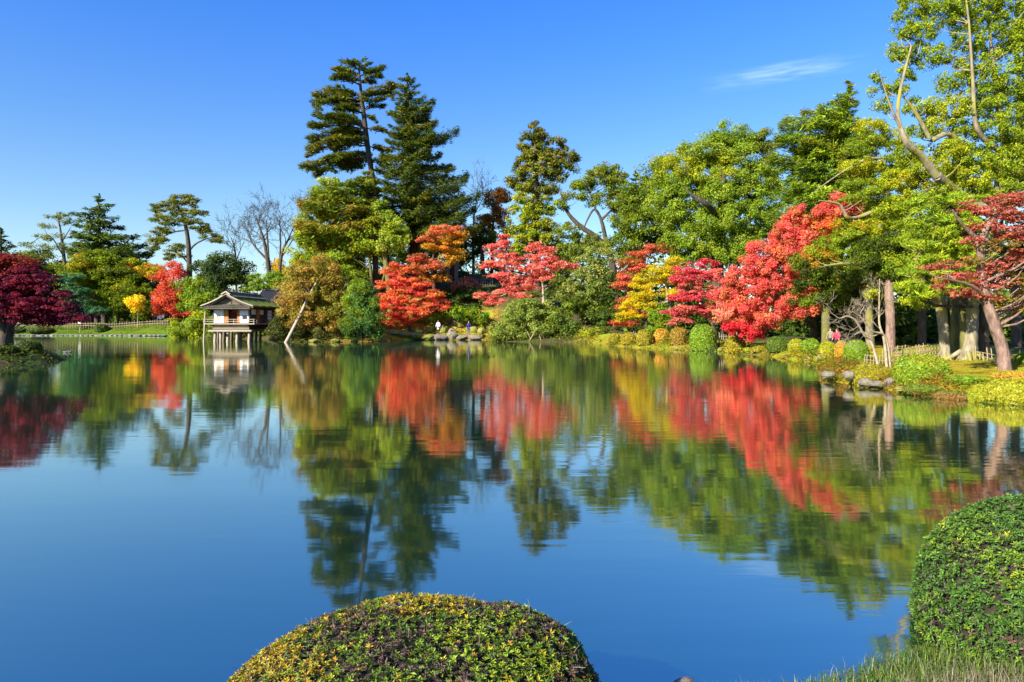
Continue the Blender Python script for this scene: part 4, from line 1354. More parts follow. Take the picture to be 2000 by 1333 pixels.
tree('cedar_tree', 'tall yellow green cedar column with knobbly dark top', 94,
     [[(1050, None, 0, .6), (1046, 470, 0, .5), (1046, 340, 0, .35), (1045, 255, 0, .1)]],
     [(1045, 250, 13, 10, 1), (1040, 268, 22, 12, 1), (1055, 268, 14, 12, 1), (1025, 285, 12, 8, 1), (1045, 292, 24, 12, 0), (1080, 275, 16, 6, 1), (1095, 278, 8, 4, 1), (1030, 305, 24, 10, 1), (1070, 300, 22, 10, 1), (1050, 318, 34, 12, 0), (1015, 325, 16, 8, 1), (1090, 310, 20, 9, 1), (1100, 295, 18, 7, 1), (1125, 305, 20, 9, 1), (1100, 325, 26, 10, 1), (1045, 340, 36, 12, 0), (1010, 350, 20, 8, 1), (1085, 345, 24, 10, 1), (1040, 365, 34, 12, 0), (1075, 370, 24, 10, 1), (1005, 365, 14, 7, 0),
      (1040, 390, 34, 13, 2), (1025, 412, 30, 13, 2), (1060, 410, 26, 12, 2), (1040, 435, 38, 14, 2), (1020, 450, 28, 12, 2), (1065, 445, 24, 14, 2), (1045, 465, 40, 12, 2), (1030, 480, 30, 10, 2)],
     [[(.09, .115, .010), (.15, .13, .012), (.07, .11, .010)], [(.05, .072, .010), (.07, .088, .010), (.12, .095, .012)], [(.15, .20, .012), (.12, .18, .012), (.22, .22, .012), (.10, .15, .012)]], 'cedar', limbs=16, cr=8, bs=1.25)
tree('gnarled_tree', 'dark tree with bare crooked limbs crossing the sky gap right of the cedar', 90,
     [[(1205, None, 0, .5), (1192, 500, 0, .42), (1165, 465, 0, .34), (1130, 440, 0, .3), (1105, 410, 0, .2), (1095, 375, 0, .1)],
      [(1186, 490, 0, .3), (1180, 455, 0, .26), (1172, 425, 0, .2), (1160, 410, 0, .14), (1145, 435, 0, .1), (1140, 450, 0, .08)],
      [(1175, 430, 0, .2), (1190, 415, 0, .14), (1205, 400, 0, .08)], [(1165, 415, 0, .12), (1155, 385, 0, .1), (1140, 350, 0, .05)]],
     [(1165, 332, 22, 8), (1185, 335, 22, 9), (1205, 345, 16, 9), (1175, 352, 34, 10), (1150, 360, 24, 9), (1200, 368, 20, 12), (1185, 382, 26, 10), (1120, 385, 22, 7), (1130, 365, 16, 7), (1205, 395, 18, 12), (1165, 400, 14, 6), (1215, 430, 20, 16), (1140, 475, 26, 14), (1165, 480, 22, 10), (1110, 455, 20, 14), (1100, 400, 12, 8), (1120, 490, 26, 12)],
     [G_MID, G_LEAF, (.09, .13, .03), (.12, .14, .02)], 'fine', limbs=36, thin=.95, cr=9, bs=1.4)
tree('broadleaf_shrub', 'pale grey green rhododendron tree left of the red layered maple', 77, [[(1140, None, 1, .2), (1142, 600, 0, .14), (1152, 540, 0, .08), (1158, 500, 0, .04)]],
     [(1160, 492, 16, 10, 0), (1145, 508, 16, 10, 0), (1185, 500, 14, 12, 0), (1165, 520, 28, 12, 0), (1140, 535, 22, 12, 0), (1180, 540, 24, 14, 0), (1150, 558, 40, 14, 0), (1120, 575, 28, 14, 0), (1165, 582, 36, 16, 0), (1120, 600, 34, 16, 1), (1160, 612, 40, 16, 1), (1190, 600, 18, 20, 1), (1185, 565, 18, 14, 0)],
     [[PALE, (.13, .18, .05), (.09, .14, .03)], [(.07, .12, .025), G_MID, G_DARK]], 'broad', cr=11, cat='shrub', limbs=18, thin=.9)
tree('broadleaf_shrub', 'round pale green shrub drooping to the water on diamond shaped props', 74.5, [[(1040, None, 2.5, .2), (1040, 630, 1.5, .16), (1035, 605, 0, .1)], [(1042, 640, 1.5, .1), (1060, 615, 0, .06)]],
     [(1030, 602, 32, 14, 0), (1055, 605, 24, 14, 0), (1005, 618, 26, 14, 0), (1030, 625, 44, 18, 0), (1070, 620, 30, 16, 0), (985, 642, 26, 14, 0), (1015, 645, 36, 14, 0), (1055, 642, 34, 12, 0), (975, 654, 18, 8, 0), (1095, 630, 28, 18, 1), (1110, 645, 24, 14, 1), (1085, 650, 26, 10, 1), (1020, 594, 24, 8, 0)],
     [[(.14, .20, .05), (.18, .24, .06), (.10, .15, .03)], [(.07, .13, .03), G_MID, (.10, .15, .04)]], 'fine', cr=10, cat='shrub', limbs=16)
tree('broadleaf_shrub', 'small yellow green tufted shrub at the water right of the round shrub', 74, [[(1160, None, 2, .06), (1160, 655, 1.5, .04)]],
     [(1160, 645, 18, 10), (1150, 655, 16, 8), (1172, 655, 12, 8), (1158, 660, 20, 6)], [(.22, .24, .03), G_LIME, (.14, .17, .03)], 'fine', cat='shrub')
tree('broadleaf_shrub', 'low bright green bush crowning the mossy rocks behind the two visitors', 84, [[(880, None, 1, .08), (880, 620, .5, .05)]],
     [(865, 612, 20, 8), (890, 606, 26, 9), (915, 614, 24, 9), (935, 618, 18, 10), (900, 620, 22, 7), (850, 622, 16, 7), (940, 632, 12, 10)], [(.12, .22, .015), G_LEAF, (.07, .15, .02)], 'broad', cat='shrub', cr=9)
tree('broadleaf_shrub', 'thin grey red azalea thicket on the shaded slope below the hill fence', 90, [[(905, None, 1, .06), (905, 560, .5, .04)]],
     [(905, 552, 24, 6), (890, 562, 20, 7), (925, 560, 18, 6)], [(.20, .07, .05), (.12, .07, .04), (.25, .11, .08)], 'fine', cat='shrub', thin=.6)
tree('broadleaf_shrub', 'dark evergreen thicket covering the slope between scarlet and salmon maples', 89, [[(930, None, 1, .1), (930, 590, .5, .06)]],
     [(900, 590, 40, 14), (940, 600, 34, 14), (880, 575, 24, 12), (935, 575, 26, 10), (960, 612, 24, 14), (915, 605, 30, 9)], [G_DEEP, G_DARK, (.04, .07, .02)], 'broad', cat='shrub', cr=10)
tree('broadleaf_tree', 'dark shade tree behind the orange and rust maple and hut', 104, [[(850, None, 0, .3), (850, 520, 0, .25), (846, 470, 0, .15)]],
     [(800, 480, 30, 18), (835, 500, 34, 18), (790, 520, 30, 20), (880, 480, 30, 16), (915, 490, 30, 14), (760, 500, 30, 22), (900, 510, 26, 8)], [G_DARK, G_MID, G_DEEP], 'broad', cr=11)
tree('broadleaf_tree', 'shaded dark green tree behind the salmon maple crowns', 96, [[(945, None, 0, .35), (942, 500, 0, .28), (938, 460, 0, .15)]],
     [(930, 465, 30, 16), (960, 475, 26, 16), (1010, 500, 30, 14), (1090, 490, 30, 20), (1110, 520, 30, 20), (1085, 545, 26, 20), (1100, 570, 30, 20)], [G_DARK, G_MID, G_DEEP, (.09, .15, .02)], 'broad')

# ------------------------------------------------------------------ right bank trees
tree('camphor_tree', 'huge rounded mid green tree filling the middle of the right bank', 74,
     [[(1400, None, 2, .8), (1402, 470, 1, .6), (1408, 410, 0, .45), (1412, 360, -2, .3), (1415, 320, 0, .15)], [(1402, 425, 0, .35), (1380, 400, -3, .28), (1350, 380, -3, .16)]],
     [(1425, 262, 30, 18, 0), (1405, 290, 36, 22, 0), (1445, 290, 34, 24, 0), (1490, 275, 24, 18, 1), (1500, 310, 24, 26, 1), (1360, 300, 34, 20, 0), (1330, 330, 36, 22, 2), (1385, 335, 40, 24, 2), (1440, 340, 44, 26, 0), (1490, 350, 32, 26, 0), (1310, 365, 32, 22, 0), (1350, 375, 40, 22, 0), (1400, 380, 30, 20, 0, -1), (1450, 385, 42, 24, 0), (1500, 395, 26, 22, 0), (1300, 405, 30, 22, 0), (1345, 415, 40, 24, 0), (1400, 430, 40, 22, 0, -2), (1460, 425, 44, 24, 0), (1330, 455, 28, 22, 0), (1370, 465, 42, 24, 0), (1430, 465, 44, 24, 0), (1490, 445, 30, 24, 0), (1345, 492, 30, 18, 0), (1400, 500, 40, 16, 0), (1450, 495, 34, 16, 0)],
     [[(.12, .20, .018), (.14, .215, .020), (.10, .17, .014), (.16, .225, .028)], [(.09, .13, .025), (.13, .16, .045), (.08, .12, .015)], [(.17, .22, .014), (.20, .24, .014)]], 'fine', cr=13, ls=3.5, limbs=12, bs=1.42, cov=4.4)
tree('broadleaf_tree', 'darker green tree shouldering the huge rounded tree, sky side', 82, [[(1245, None, 0, .5), (1250, 480, 0, .4), (1265, 400, 0, .2)]],
     [(1300, 325, 26, 16), (1275, 345, 26, 18), (1250, 370, 26, 18), (1290, 375, 28, 18), (1235, 400, 26, 18), (1270, 410, 34, 20), (1240, 440, 32, 20), (1290, 445, 26, 18), (1225, 470, 30, 18), (1265, 475, 34, 18), (1300, 470, 20, 16), (1225, 500, 26, 14)],
     [G_MID, (.085, .145, .015), G_DARK, (.12, .17, .016)], 'broad', limbs=16)
fir('fir_tree', 'small dark fir tip peeping over the darker green tree', 96, [(1242, None, 0, .3), (1242, 345, 0, .05)], [(340, 1238, 1246, 1242), (360, 1222, 1262, 1242), (400, 1205, 1275, 1242), (430, 1205, 1275, 1242)], [G_DEEP, G_DARK], bl=8)
tree('maple_tree', 'rusty red maple with flat shelves behind the yellow tree', 67, [[(1262, None, 1, .2), (1262, 590, 0, .15), (1255, 540, 0, .08)]],
     [(1285, 485, 26, 7), (1255, 495, 26, 7), (1230, 510, 24, 7), (1245, 525, 34, 7), (1222, 540, 20, 6), (1235, 555, 30, 7), (1215, 560, 16, 7), (1235, 580, 28, 7), (1222, 600, 20, 8), (1218, 632, 18, 6), (1250, 605, 24, 8), (1270, 620, 18, 8), (1205, 628, 10, 6)],
     [(.37, .075, .04), (.30, .065, .035), (.40, .095, .045), (.22, .09, .02)], 'maple', limbs=20, cr=10)
tree('yellow_tree', 'golden yellow tree sloping down to the clipped shrubs', 60, [[(1312, None, 1, .2), (1308, 600, .5, .17), (1303, 580, 0, .13), (1300, 545, 0, .06)], [(1303, 590, 0, .12), (1275, 596, 0, .09), (1250, 605, 0, .05)]],
     [(1310, 512, 22, 8), (1290, 525, 30, 9), (1320, 528, 18, 9), (1275, 540, 30, 9), (1305, 545, 26, 9), (1260, 555, 28, 8), (1285, 572, 34, 8), (1250, 578, 26, 8), (1315, 570, 22, 7), (1240, 592, 24, 8), (1265, 598, 22, 7), (1222, 608, 18, 10), (1235, 618, 18, 8), (1215, 622, 12, 8)],
     [(.45, .33, .008), (.40, .33, .01), (.34, .28, .010), (.24, .25, .012)], 'maple', limbs=22, cr=9, ls=3.6, flat=.5, asp=2.2, bark='twig')
tree('broadleaf_shrub', 'fresh green shrub under the yellow tree behind clipped domes', 59, [[(1290, None, 0, .08), (1290, 640, 0, .05)]], [(1290, 615, 18, 14), (1300, 630, 20, 12), (1285, 640, 20, 8)], [(.10, .21, .02), G_LEAF, G_MID], 'broad', cat='shrub')
tree('maple_tree', 'crimson pink maple squeezed between yellow tree and large red maple', 55, [[(1400, None, .5, .2), (1395, 640, 0, .16), (1375, 600, 0, .1), (1360, 560, 0, .05)], [(1410, None, .6, .16), (1412, 630, 0, .13), (1408, 590, 0, .06)]],
     [(1345, 525, 22, 10, 0), (1380, 515, 18, 8, 0), (1330, 545, 26, 10, 0), (1370, 540, 30, 10, 0), (1350, 560, 30, 10, 1), (1395, 535, 16, 10, 1), (1330, 580, 24, 9, 0), (1365, 580, 30, 9, 0), (1395, 570, 18, 12, 1), (1310, 608, 18, 6, 0), (1340, 605, 26, 9, 1), (1370, 605, 30, 9, 0), (1330, 625, 22, 9, 1), (1395, 605, 18, 10, 2), (1405, 620, 18, 10, 2)],
     [[(.42, .055, .07), (.38, .05, .055), (.36, .05, .06)], [(.40, .12, .09), (.37, .10, .085), (.43, .14, .10)], [(.40, .18, .08), (.38, .14, .07)]], 'maple', limbs=24, cr=9)
tree('maple_tree', 'largest red maple, a broad coral red mass over the right bank shrubs', 46,
     [[(1590, None, 2, .3), (1588, 630, 1.5, .24), (1575, 580, 0, .16), (1560, 500, 0, .08)], [(1608, None, 2, .24), (1612, 620, 1.5, .2), (1618, 540, 0, .12), (1640, 450, 0, .06)], [(1586, 640, 1.5, .14), (1540, 590, 0, .12), (1490, 560, 0, .06)]],
     [(1640, 395, 24, 14, 0), (1620, 412, 26, 12, 0), (1665, 400, 14, 14, 0), (1575, 420, 30, 14, 0), (1550, 440, 24, 14, 0), (1600, 440, 34, 14, 1), (1530, 465, 28, 16, 0), (1575, 470, 34, 18, 0), (1495, 485, 26, 14, 0), (1540, 500, 40, 18, 0), (1590, 505, 30, 18, 1), (1475, 520, 34, 16, 0), (1520, 530, 40, 18, 0), (1440, 545, 30, 14, 0), (1570, 545, 36, 20, 0), (1480, 560, 40, 18, 0), (1425, 575, 24, 16, 0), (1530, 575, 40, 18, 0), (1620, 560, 34, 18, 1), (1600, 585, 36, 16, 0), (1455, 600, 38, 16, 0), (1510, 605, 38, 16, 0), (1560, 605, 34, 14, 0), (1420, 605, 18, 14, 2), (1465, 628, 34, 14, 0), (1445, 640, 24, 9, 3), (1500, 630, 26, 10, 0), (1470, 650, 24, 10, 3), (1640, 585, 26, 12, 2), (1650, 540, 28, 20, 1)],
     [[(.44, .085, .065), (.46, .11, .085), (.36, .065, .052), (.44, .14, .065), (.30, .11, .035), (.48, .07, .06)], [(.50, .12, .04), (.44, .18, .02), (.26, .17, .02)], [(.50, .16, .10), (.54, .20, .12)], [(.56, .035, .045), (.52, .04, .05)]], 'maple', flat=1.0, cr=9, ls=3.4, limbs=34, bs=1.4, cov=5.2, up=.5, outw=.7, rnd=.7, droop=.03)
fir('white_pine_tree', 'tall soft needled pine whose tip leans right above the red maple', 56, [(1640, None, 0, .5), (1635, 450, 0, .4), (1640, 300, 0, .2), (1660, 170, 0, .05)],
    [(165, 1652, 1668, 1660), (185, 1640, 1672, 1656), (205, 1610, 1675, 1650), (225, 1565, 1675, 1645), (245, 1525, 1680, 1640), (275, 1520, 1690, 1638), (310, 1520, 1700, 1636), (350, 1512, 1720, 1635), (390, 1500, 1730, 1635), (430, 1495, 1740, 1635), (470, 1520, 1740, 1635)],
    [(.095, .165, .014), (.13, .20, .014), (.075, .135, .016), (.17, .16, .012)], bl=11, step=17, nb=9, tip=.08, droop=.03, dens=1.15, lw=4.5, wfrac=.4)
tree('broadleaf_tree', 'yellow green tree with long crooked pale limbs over the red maple', 37,
     [[(1700, None, 3, .24), (1698, 600, 2, .19), (1705, 520, 1, .16), (1722, 430, 0, .13), (1735, 370, 0, .09)],
      [(1765, 402, 0, .15), (1720, 408, 0, .13), (1680, 424, 0, .11), (1655, 425, -.5, .10), (1640, 400, -.6, .07), (1600, 392, -.8, .04)],
      [(1745, 555, 0, .15), (1710, 535, -.3, .13), (1680, 518, -.5, .11), (1650, 515, -.7, .07), (1610, 520, -.9, .04)],
      [(1765, 290, 0, .10), (1730, 308, -.3, .07), (1690, 312, -.5, .055), (1640, 340, -.6, .04), (1590, 375, -.8, .025)]],
     [(1700, 250, 30, 14, 1), (1740, 270, 30, 18, 1), (1690, 285, 40, 16, 0), (1750, 320, 30, 18, 0), (1680, 325, 36, 12, 1), (1730, 350, 34, 16, 0), (1700, 385, 40, 14, 0), (1650, 360, 24, 8, 0), (1745, 400, 26, 16, 0), (1700, 445, 38, 18, 1), (1660, 465, 36, 14, 0), (1620, 475, 30, 12, 0), (1740, 450, 30, 18, 0), (1650, 495, 36, 12, 0), (1610, 505, 26, 12, 2), (1715, 480, 36, 16, 0), (1760, 490, 24, 20, 0), (1700, 510, 30, 12, 1), (1730, 540, 26, 16, 0), (1705, 565, 18, 14, 1), (1660, 445, 26, 10, 2), (1595, 490, 20, 10, 2)],
     [[(.16, .22, .014), (.12, .19, .014), G_LEAF, (.09, .15, .014)], [(.24, .26, .012), (.20, .24, .012), G_LIME], [(.36, .20, .015), (.24, .20, .014), G_LEAF]], 'fine', cr=9, ls=3.3, thin=.95, limbs=44, bark='bark_pale', bs=1.35)
tree('broadleaf_tree', 'yellow leaved broad tree filling the space behind the leaning limb of the tall tree', 33,
     [[(1868, None, 3, .16), (1862, 560, 2, .14), (1840, 440, 1, .11), (1825, 360, 0, .07)]],
     [(1770, 300, 26, 16, 0), (1800, 330, 34, 20, 0), (1760, 350, 34, 20, 1), (1840, 350, 34, 22, 0), (1800, 385, 40, 22, 1), (1860, 395, 36, 22, 0), (1900, 340, 36, 24, 1), (1950, 320, 36, 26, 0), (1990, 350, 30, 30, 1), (1930, 385, 40, 22, 0), (1870, 300, 30, 20, 0), (1745, 420, 30, 18, 0), (1820, 430, 36, 18, 0), (2030, 330, 40, 40, 0)],
     [[G_LEAF, G_LIME, (.11, .17, .01)], [(.18, .23, .012), G_LIME, (.24, .25, .012)]], 'fine', cr=11, ls=3.9, limbs=26, bark='bark_pale')
TALL = [[(.15, .225, .016), (.115, .185, .014), (.19, .26, .02), (.13, .19, .014)], [(.19, .25, .016), (.22, .26, .014)]]
tree('tall_broadleaf_tree', 'very tall airy tree with twin mossy trunks reaching the top right corner', 27,
     [[(1890, None, 0, .46), (1893, 685, 0, .31), (1898, 640, 0, .22), (1902, 580, 0, .21), (1915, 500, .3, .20), (1940, 420, .4, .22), (1955, 350, .4, .20), (1962, 280, .3, .15), (1950, 200, .2, .11), (1938, 110, 0, .07), (1930, 10, 0, .05), (1935, -70, 0, .03)],
      [(1888, 695, .1, .24), (1884, 640, .2, .17), (1883, 580, .5, .16), (1888, 500, .8, .16), (1900, 430, 1, .14)],
      [(1960, 330, .3, .14), (1985, 270, .6, .11), (1990, 180, .8, .08), (1985, 60, .8, .06), (1990, -50, .8, .03)],
      [(1958, 300, .3, .11), (1910, 255, -.4, .09), (1900, 150, -.6, .06), (1892, 40, -.7, .04), (1880, -50, -.7, .02)],
      [(1830, 345, -.6, .15), (1800, 305, -.8, .14), (1772, 280, -1, .12), (1755, 235, -1, .08), (1758, 180, -1, .06), (1780, 90, -1, .03)],
      [(1895, 330, .5, .15), (1880, 295, .2, .14), (1855, 262, -.1, .12), (1820, 275, -.3, .08)],
      [(1770, 275, -1, .06), (1740, 210, -1.1, .04), (1720, 150, -1.2, .02)], [(1815, 270, -.5, .08), (1785, 215, -.7, .06), (1765, 190, -.8, .03)], [(1940, 420, .4, .22), (1880, 385, .2, .19), (1830, 345, -.6, .17)]],
     [(1790, 15, 30, 20, 0), (1830, 30, 30, 24, 0), (1870, 10, 30, 22, 0), (1920, 15, 36, 24, 0), (1975, 10, 40, 30, 0), (1765, 55, 16, 18, 0), (1800, 65, 24, 18, 0), (1755, 100, 16, 14, 0), (1790, 110, 26, 16, 0), (1885, 70, 24, 24, 0), (1935, 80, 30, 30, 0), (1985, 90, 26, 30, 0), (1770, 140, 16, 14, 0), (1840, 105, 22, 16, 0), (1885, 130, 20, 18, 0), (1925, 150, 30, 26, 0), (1980, 160, 30, 26, 0), (1760, 170, 12, 12, 0), (1855, 160, 22, 16, 0), (1905, 195, 30, 22, 0), (1965, 210, 34, 24, 0), (1850, 210, 34, 18, 1), (1800, 205, 26, 14, 0), (1735, 170, 14, 10, 0), (1715, 150, 10, 8, 0), (1725, 205, 16, 9, 0), (1885, 240, 34, 20, 0), (1940, 255, 34, 20, 0), (1990, 270, 24, 24, 0), (1830, 245, 26, 14, 1), (1860, 290, 30, 16, 1), (1910, 300, 34, 18, 0), (1970, 320, 34, 20, 0), (1800, 255, 20, 10, 0), (1840, 320, 26, 14, 1), (1900, 345, 34, 16, 1), (1960, 370, 34, 18, 0), (2030, 60, 40, 60, 0), (2040, 180, 40, 60, 0), (2030, 300, 40, 50, 0), (1700, 180, 8, 6, 0), (1830, 375, 30, 14, 0), (1870, 400, 30, 12, 1)],
     TALL, 'fine', cr=9, ls=4.0, thin=.66, limbs=150, bark='bark_pale', bark2='bark_lime', roots=6, k=11, bs=1.45, flat=1.0)
tree('broadleaf_tree', 'pale smooth leaning trunk tree just left of the twin mossy trunks', 27.5,
     [[(1846, None, 0, .27), (1845, 680, 0, .20), (1842, 630, 0, .19), (1834, 590, 0, .20), (1812, 565, -.2, .18), (1790, 530, -.3, .18), (1800, 470, 0, .12)], [(1838, 595, 0, .2), (1850, 540, .2, .16), (1845, 460, .2, .1)]],
     [(1790, 470, 30, 16), (1830, 450, 30, 16), (1760, 520, 26, 18), (1790, 560, 26, 12), (1850, 480, 30, 18), (1780, 590, 20, 10), (1800, 510, 30, 16)], [G_LIME, G_LEAF, (.11, .18, .016)], 'fine', thin=.8, limbs=18, bark='bark_pale', roots=4, k=10)
tree('broadleaf_tree', 'shaded yellow brown trunk standing between the two pale trunks', 28.6, [[(1866, None, .2, .22), (1866, 650, .2, .18), (1864, 580, .3, .17), (1868, 480, .4, .14), (1875, 420, .4, .1)]],
     [(1860, 430, 30, 16), (1885, 450, 26, 16), (1850, 410, 26, 12), (1880, 400, 26, 12)], [G_LEAF, G_MID, G_LIME], 'fine', thin=.8, limbs=14, bark='bark_lime')
tree('pine_tree', 'feathery bright green pine boughs hanging before the pale trunks', 25.5, [[(1922, None, 2.5, .24), (1915, 600, 2, .2), (1890, 480, 1, .14), (1860, 400, 0, .08)]],
     [(1810, 410, 30, 9), (1850, 395, 40, 10), (1890, 385, 30, 9), (1800, 435, 44, 11), (1860, 425, 46, 11), (1830, 455, 44, 10), (1900, 440, 36, 12), (1800, 480, 34, 9), (1860, 480, 44, 11), (1905, 500, 34, 11), (1825, 510, 42, 11), (1790, 530, 30, 10), (1860, 530, 44, 11), (1810, 555, 44, 10), (1850, 570, 36, 10), (1790, 575, 26, 8), (1770, 560, 22, 8), (1895, 555, 26, 9), (1790, 395, 20, 7)],
     [(.16, .25, .016), (.13, .21, .016), (.10, .17, .014), (.19, .25, .018)], 'pine', cr=11, ls=11, asp=6.5, cov=4.8, up=.25, rnd=1.0, flat=.6, limbs=26)
tree('maple_tree', 'dusty red maple at the right edge spreading over a leaning trunk', 21.5,
     [[(1964, None, 0, .22), (1960, 690, 0, .18), (1945, 640, 0, .165), (1930, 595, 0, .15), (1918, 540, 0, .12), (1915, 490, 0, .10), (1905, 465, 0, .09)], [(1914, 480, 0, .10), (1930, 440, 0, .08), (1960, 400, .2, .05)], [(1928, 585, 0, .06), (1900, 560, -.4, .05), (1850, 545, -.6, .03)], [(1905, 465, 0, .08), (1880, 440, -.2, .05), (1860, 410, -.3, .03)]],
     [(1960, 392, 40, 12, 0), (1995, 385, 26, 12, 0), (1930, 410, 34, 10, 0), (1890, 402, 22, 8, 0), (1975, 420, 36, 12, 0), (1925, 440, 36, 10, 0), (1980, 455, 34, 12, 0), (1900, 470, 26, 8, 0), (1950, 480, 40, 12, 1), (1995, 500, 26, 14, 0), (1905, 510, 30, 8, 1), (1855, 518, 30, 7, 0), (1820, 522, 22, 5, 0), (1945, 520, 34, 12, 0), (1890, 538, 36, 9, 0), (1850, 545, 26, 7, 0), (1930, 555, 36, 12, 0), (1985, 550, 30, 16, 1), (1870, 572, 30, 8, 0), (1925, 578, 30, 8, 0), (1970, 590, 34, 10, 1), (2000, 600, 24, 10, 1), (2040, 450, 40, 60, 0), (2040, 560, 40, 40, 1), (1835, 560, 14, 6, 0)],
     [[(.30, .075, .055), (.35, .09, .065), (.26, .07, .05), (.22, .08, .035)], [(.17, .13, .02), (.25, .10, .04), (.14, .14, .02)]], 'maple', cr=9, ls=4.8, thin=.62, limbs=30, bark='bark_pine', k=11)
for i, (lab, x, top, Yt) in enumerate((('red barked pine trunk tree in the shade right of the bare shrub', 1738, 470, 36), ('dark straight trunk tree deep in shade left of the pale leaning trunk', 1800, 500, 40), ('dark trunk tree in the shade behind the dusty red maple', 1985, 470, 34), ('slim mossy trunk tree behind the person in red', 1612, 520, 41), ('dark slim trunk tree beside the person in red', 1672, 530, 43))):
    tree('broadleaf_tree', lab, Yt, [[(x, None, 0, .26), (x + 1, 620, 0, .22), (x - 2, 560, 0, .2), (x, top, 0, .12)]],
         [(x - 20, top + 5, 40, 24), (x + 30, top + 20, 40, 26), (x - 30, top + 50, 36, 22), (x + 10, top + 60, 34, 20)], [G_DEEP, G_DARK, G_MID], 'broad', limbs=10, bark='bark_pine' if i == 0 else ('bark_lime' if i == 3 else 'bark'))
twig_tree('bare_shrub', 'leafless pale shrub with curving bare branches before the bamboo fence', 25.6,
          [[(1718, None, 0, .055), (1703, 672, 0, .048), (1688, 655, 0, .044), (1672, 628, -.2, .040), (1655, 618, -.3, .034), (1640, 622, -.4, .018), (1624, 612, -.5, .012)], [(1733, None, .1, .052), (1727, 665, 0, .045), (1718, 635, 0, .038), (1717, 600, 0, .022), (1718, 545, 0, .012)], [(1740, None, .2, .052), (1730, 660, 0, .045), (1706, 648, -.2, .034), (1690, 632, -.3, .028), (1680, 615, -.3, .018), (1688, 600, -.3, .01)], [(1722, 650, 0, .028), (1700, 658, -.2, .022), (1684, 648, -.3, .018), (1668, 655, -.4, .01)]],
          depth=4, endlen=.55, minr=.0028, spread=.6, tf=.26)

# ------------------------------------------------------------------ clipped shrubs along the right shore
GA = [(.16, .17, .010), (.22, .19, .010), (.30, .22, .010)]           # golden olive
GB = [(.10, .19, .010), (.13, .23, .012), (.08, .15, .012)]           # bright green
GC = [(.12, .11, .010), (.20, .14, .012), (.26, .14, .015)]           # brown olive
GD = [(.20, .24, .012), (.28, .26, .012), (.15, .22, .012)]           # yellow green
GE = [(.04, .08, .012), (.06, .11, .012), (.09, .12, .012)]           # dark green
GO = [(.34, .24, .012), (.42, .20, .02), (.22, .22, .014)]            # orange tinged
CG = 'clipped shrubs along the right shore'
for x0, x1, yt, Y, pal, lab in (
        (1189, 1213, 652, 62.6, GA, 'small olive clipped dome at the far tip of the right shore'),
        (1213, 1242, 650, 59.5, GA, 'olive clipped dome, second from the far tip of the right shore'),
        (1242, 1273, 645, 57, GA, 'flat sided golden olive clipped block at the water below the yellow tree'),
        (1276, 1310, 643, 57.5, GO, 'small orange olive clipped dome set back from the water'),
        (1308, 1346, 640, 54, GC, 'tall brown olive clipped dome left of the bright green ball'),
        (1346, 1399, 634, 51, GB, 'large bright green clipped ball beneath the crimson pink maple'),
        (1378, 1401, 670, 50.2, GE, 'tiny low green mound at the foot of the bright green ball'),
        (1415, 1455, 656, 47.6, GA, 'golden olive clipped dome in front of the largest red maple'),
        (1451, 1468, 680, 45.8, GD, 'tiny yellow green mound right of the golden olive dome'),
        (1467, 1498, 677, 44.8, GA, 'low golden clipped mound at the water under the red maple'),
        (1497, 1544, 658, 43, GE, 'dark green clipped dome under the red maple'),
        (1540, 1570, 663, 41.6, GD, 'yellow green clipped block right of the dark green dome'),
        (1566, 1601, 662, 39.5, GB, 'green clipped block below the slim mossy trunk'),
        (1600, 1633, 668, 37, GD, 'yellow green clipped block in front of the person in red'),
        (1631, 1656, 666, 33.4, GO, 'narrow orange tinged shrub squeezed against the big green dome'),
        (1648, 1695, 665, 31, GB, 'big bright green clipped dome left of the bare shrub'),
        (1662, 1738, 713, 23.6, GA, 'low spreading golden mound above the shore boulders'),
        (1747, 1849, 692, 22, [GD[0], GB[0], GB[1], GA[1]], 'largest clipped boxlike dome, before the pale leaning trunk'),
        (1840, 1916, 734, 20.6, GB, 'low bright green cushion right of the largest clipped dome'),
        (1926, 2050, 741, 18.4, GD, 'bright yellow green clipped mass at the right edge of the shore'),
        (1893, 1934, 752, 18.7, GD, 'small yellow green ball beside the mass at the right edge'),
        (1940, 2060, 726, 20.6, GO, 'golden mossy mound behind the yellow green mass, right edge'),
        (1984, 2030, 690, 23.5, GB, 'fresh green bush behind the leaning pink trunk'),
        (1768, 1840, 752, 20.4, [GE[2], GB[2], (.20, .08, .025)], 'low ground cover patch with reddish tips below the largest dome'),
        (1825, 1900, 765, 19.5, [(.20, .07, .025), (.20, .11, .025), GE[2], GE[1]], 'reddish low ground cover patch at the water under the green cushion')):
    dome('clipped_shrub', lab, x0, x1, yt, Y, pal, yb={1926: 792, 1893: 787, 1747: 752, 1662: 752, 1840: 760}.get(x0), group=CG, leaf=4.4 if Y > 26 else 5.0, sq=2.5 if x1 - x0 < 70 else 3.0)
for x0, x1, yt, Y, pal, lab in (
        (20, 50, 640, 106.3, GE, 'dark clipped dome on the far left bank under the maple tip'),
        (57, 104, 640, 106.3, [GE[0], GE[1], (.10, .05, .02)], 'wide dark clipped dome on the far left bank, brownish right side'),
        (186, 210, 634, 106.5, GE, 'small dark clipped dome before the far bank fence'),
        (320, 355, 622, 109, GD, 'flat topped yellow green hedge block behind the far bank visitors')):
    dome('clipped_shrub', lab, x0, x1, yt, Y, pal, group='clipped shrubs on the far left bank', leaf=4.0)
dome('clipped_shrub', 'dark clipped shrub at the tip of the islet', 36, 79, 666, 37.6, [G_DEEP, G_DARK, GE[1]], group=None, leaf=4.4)
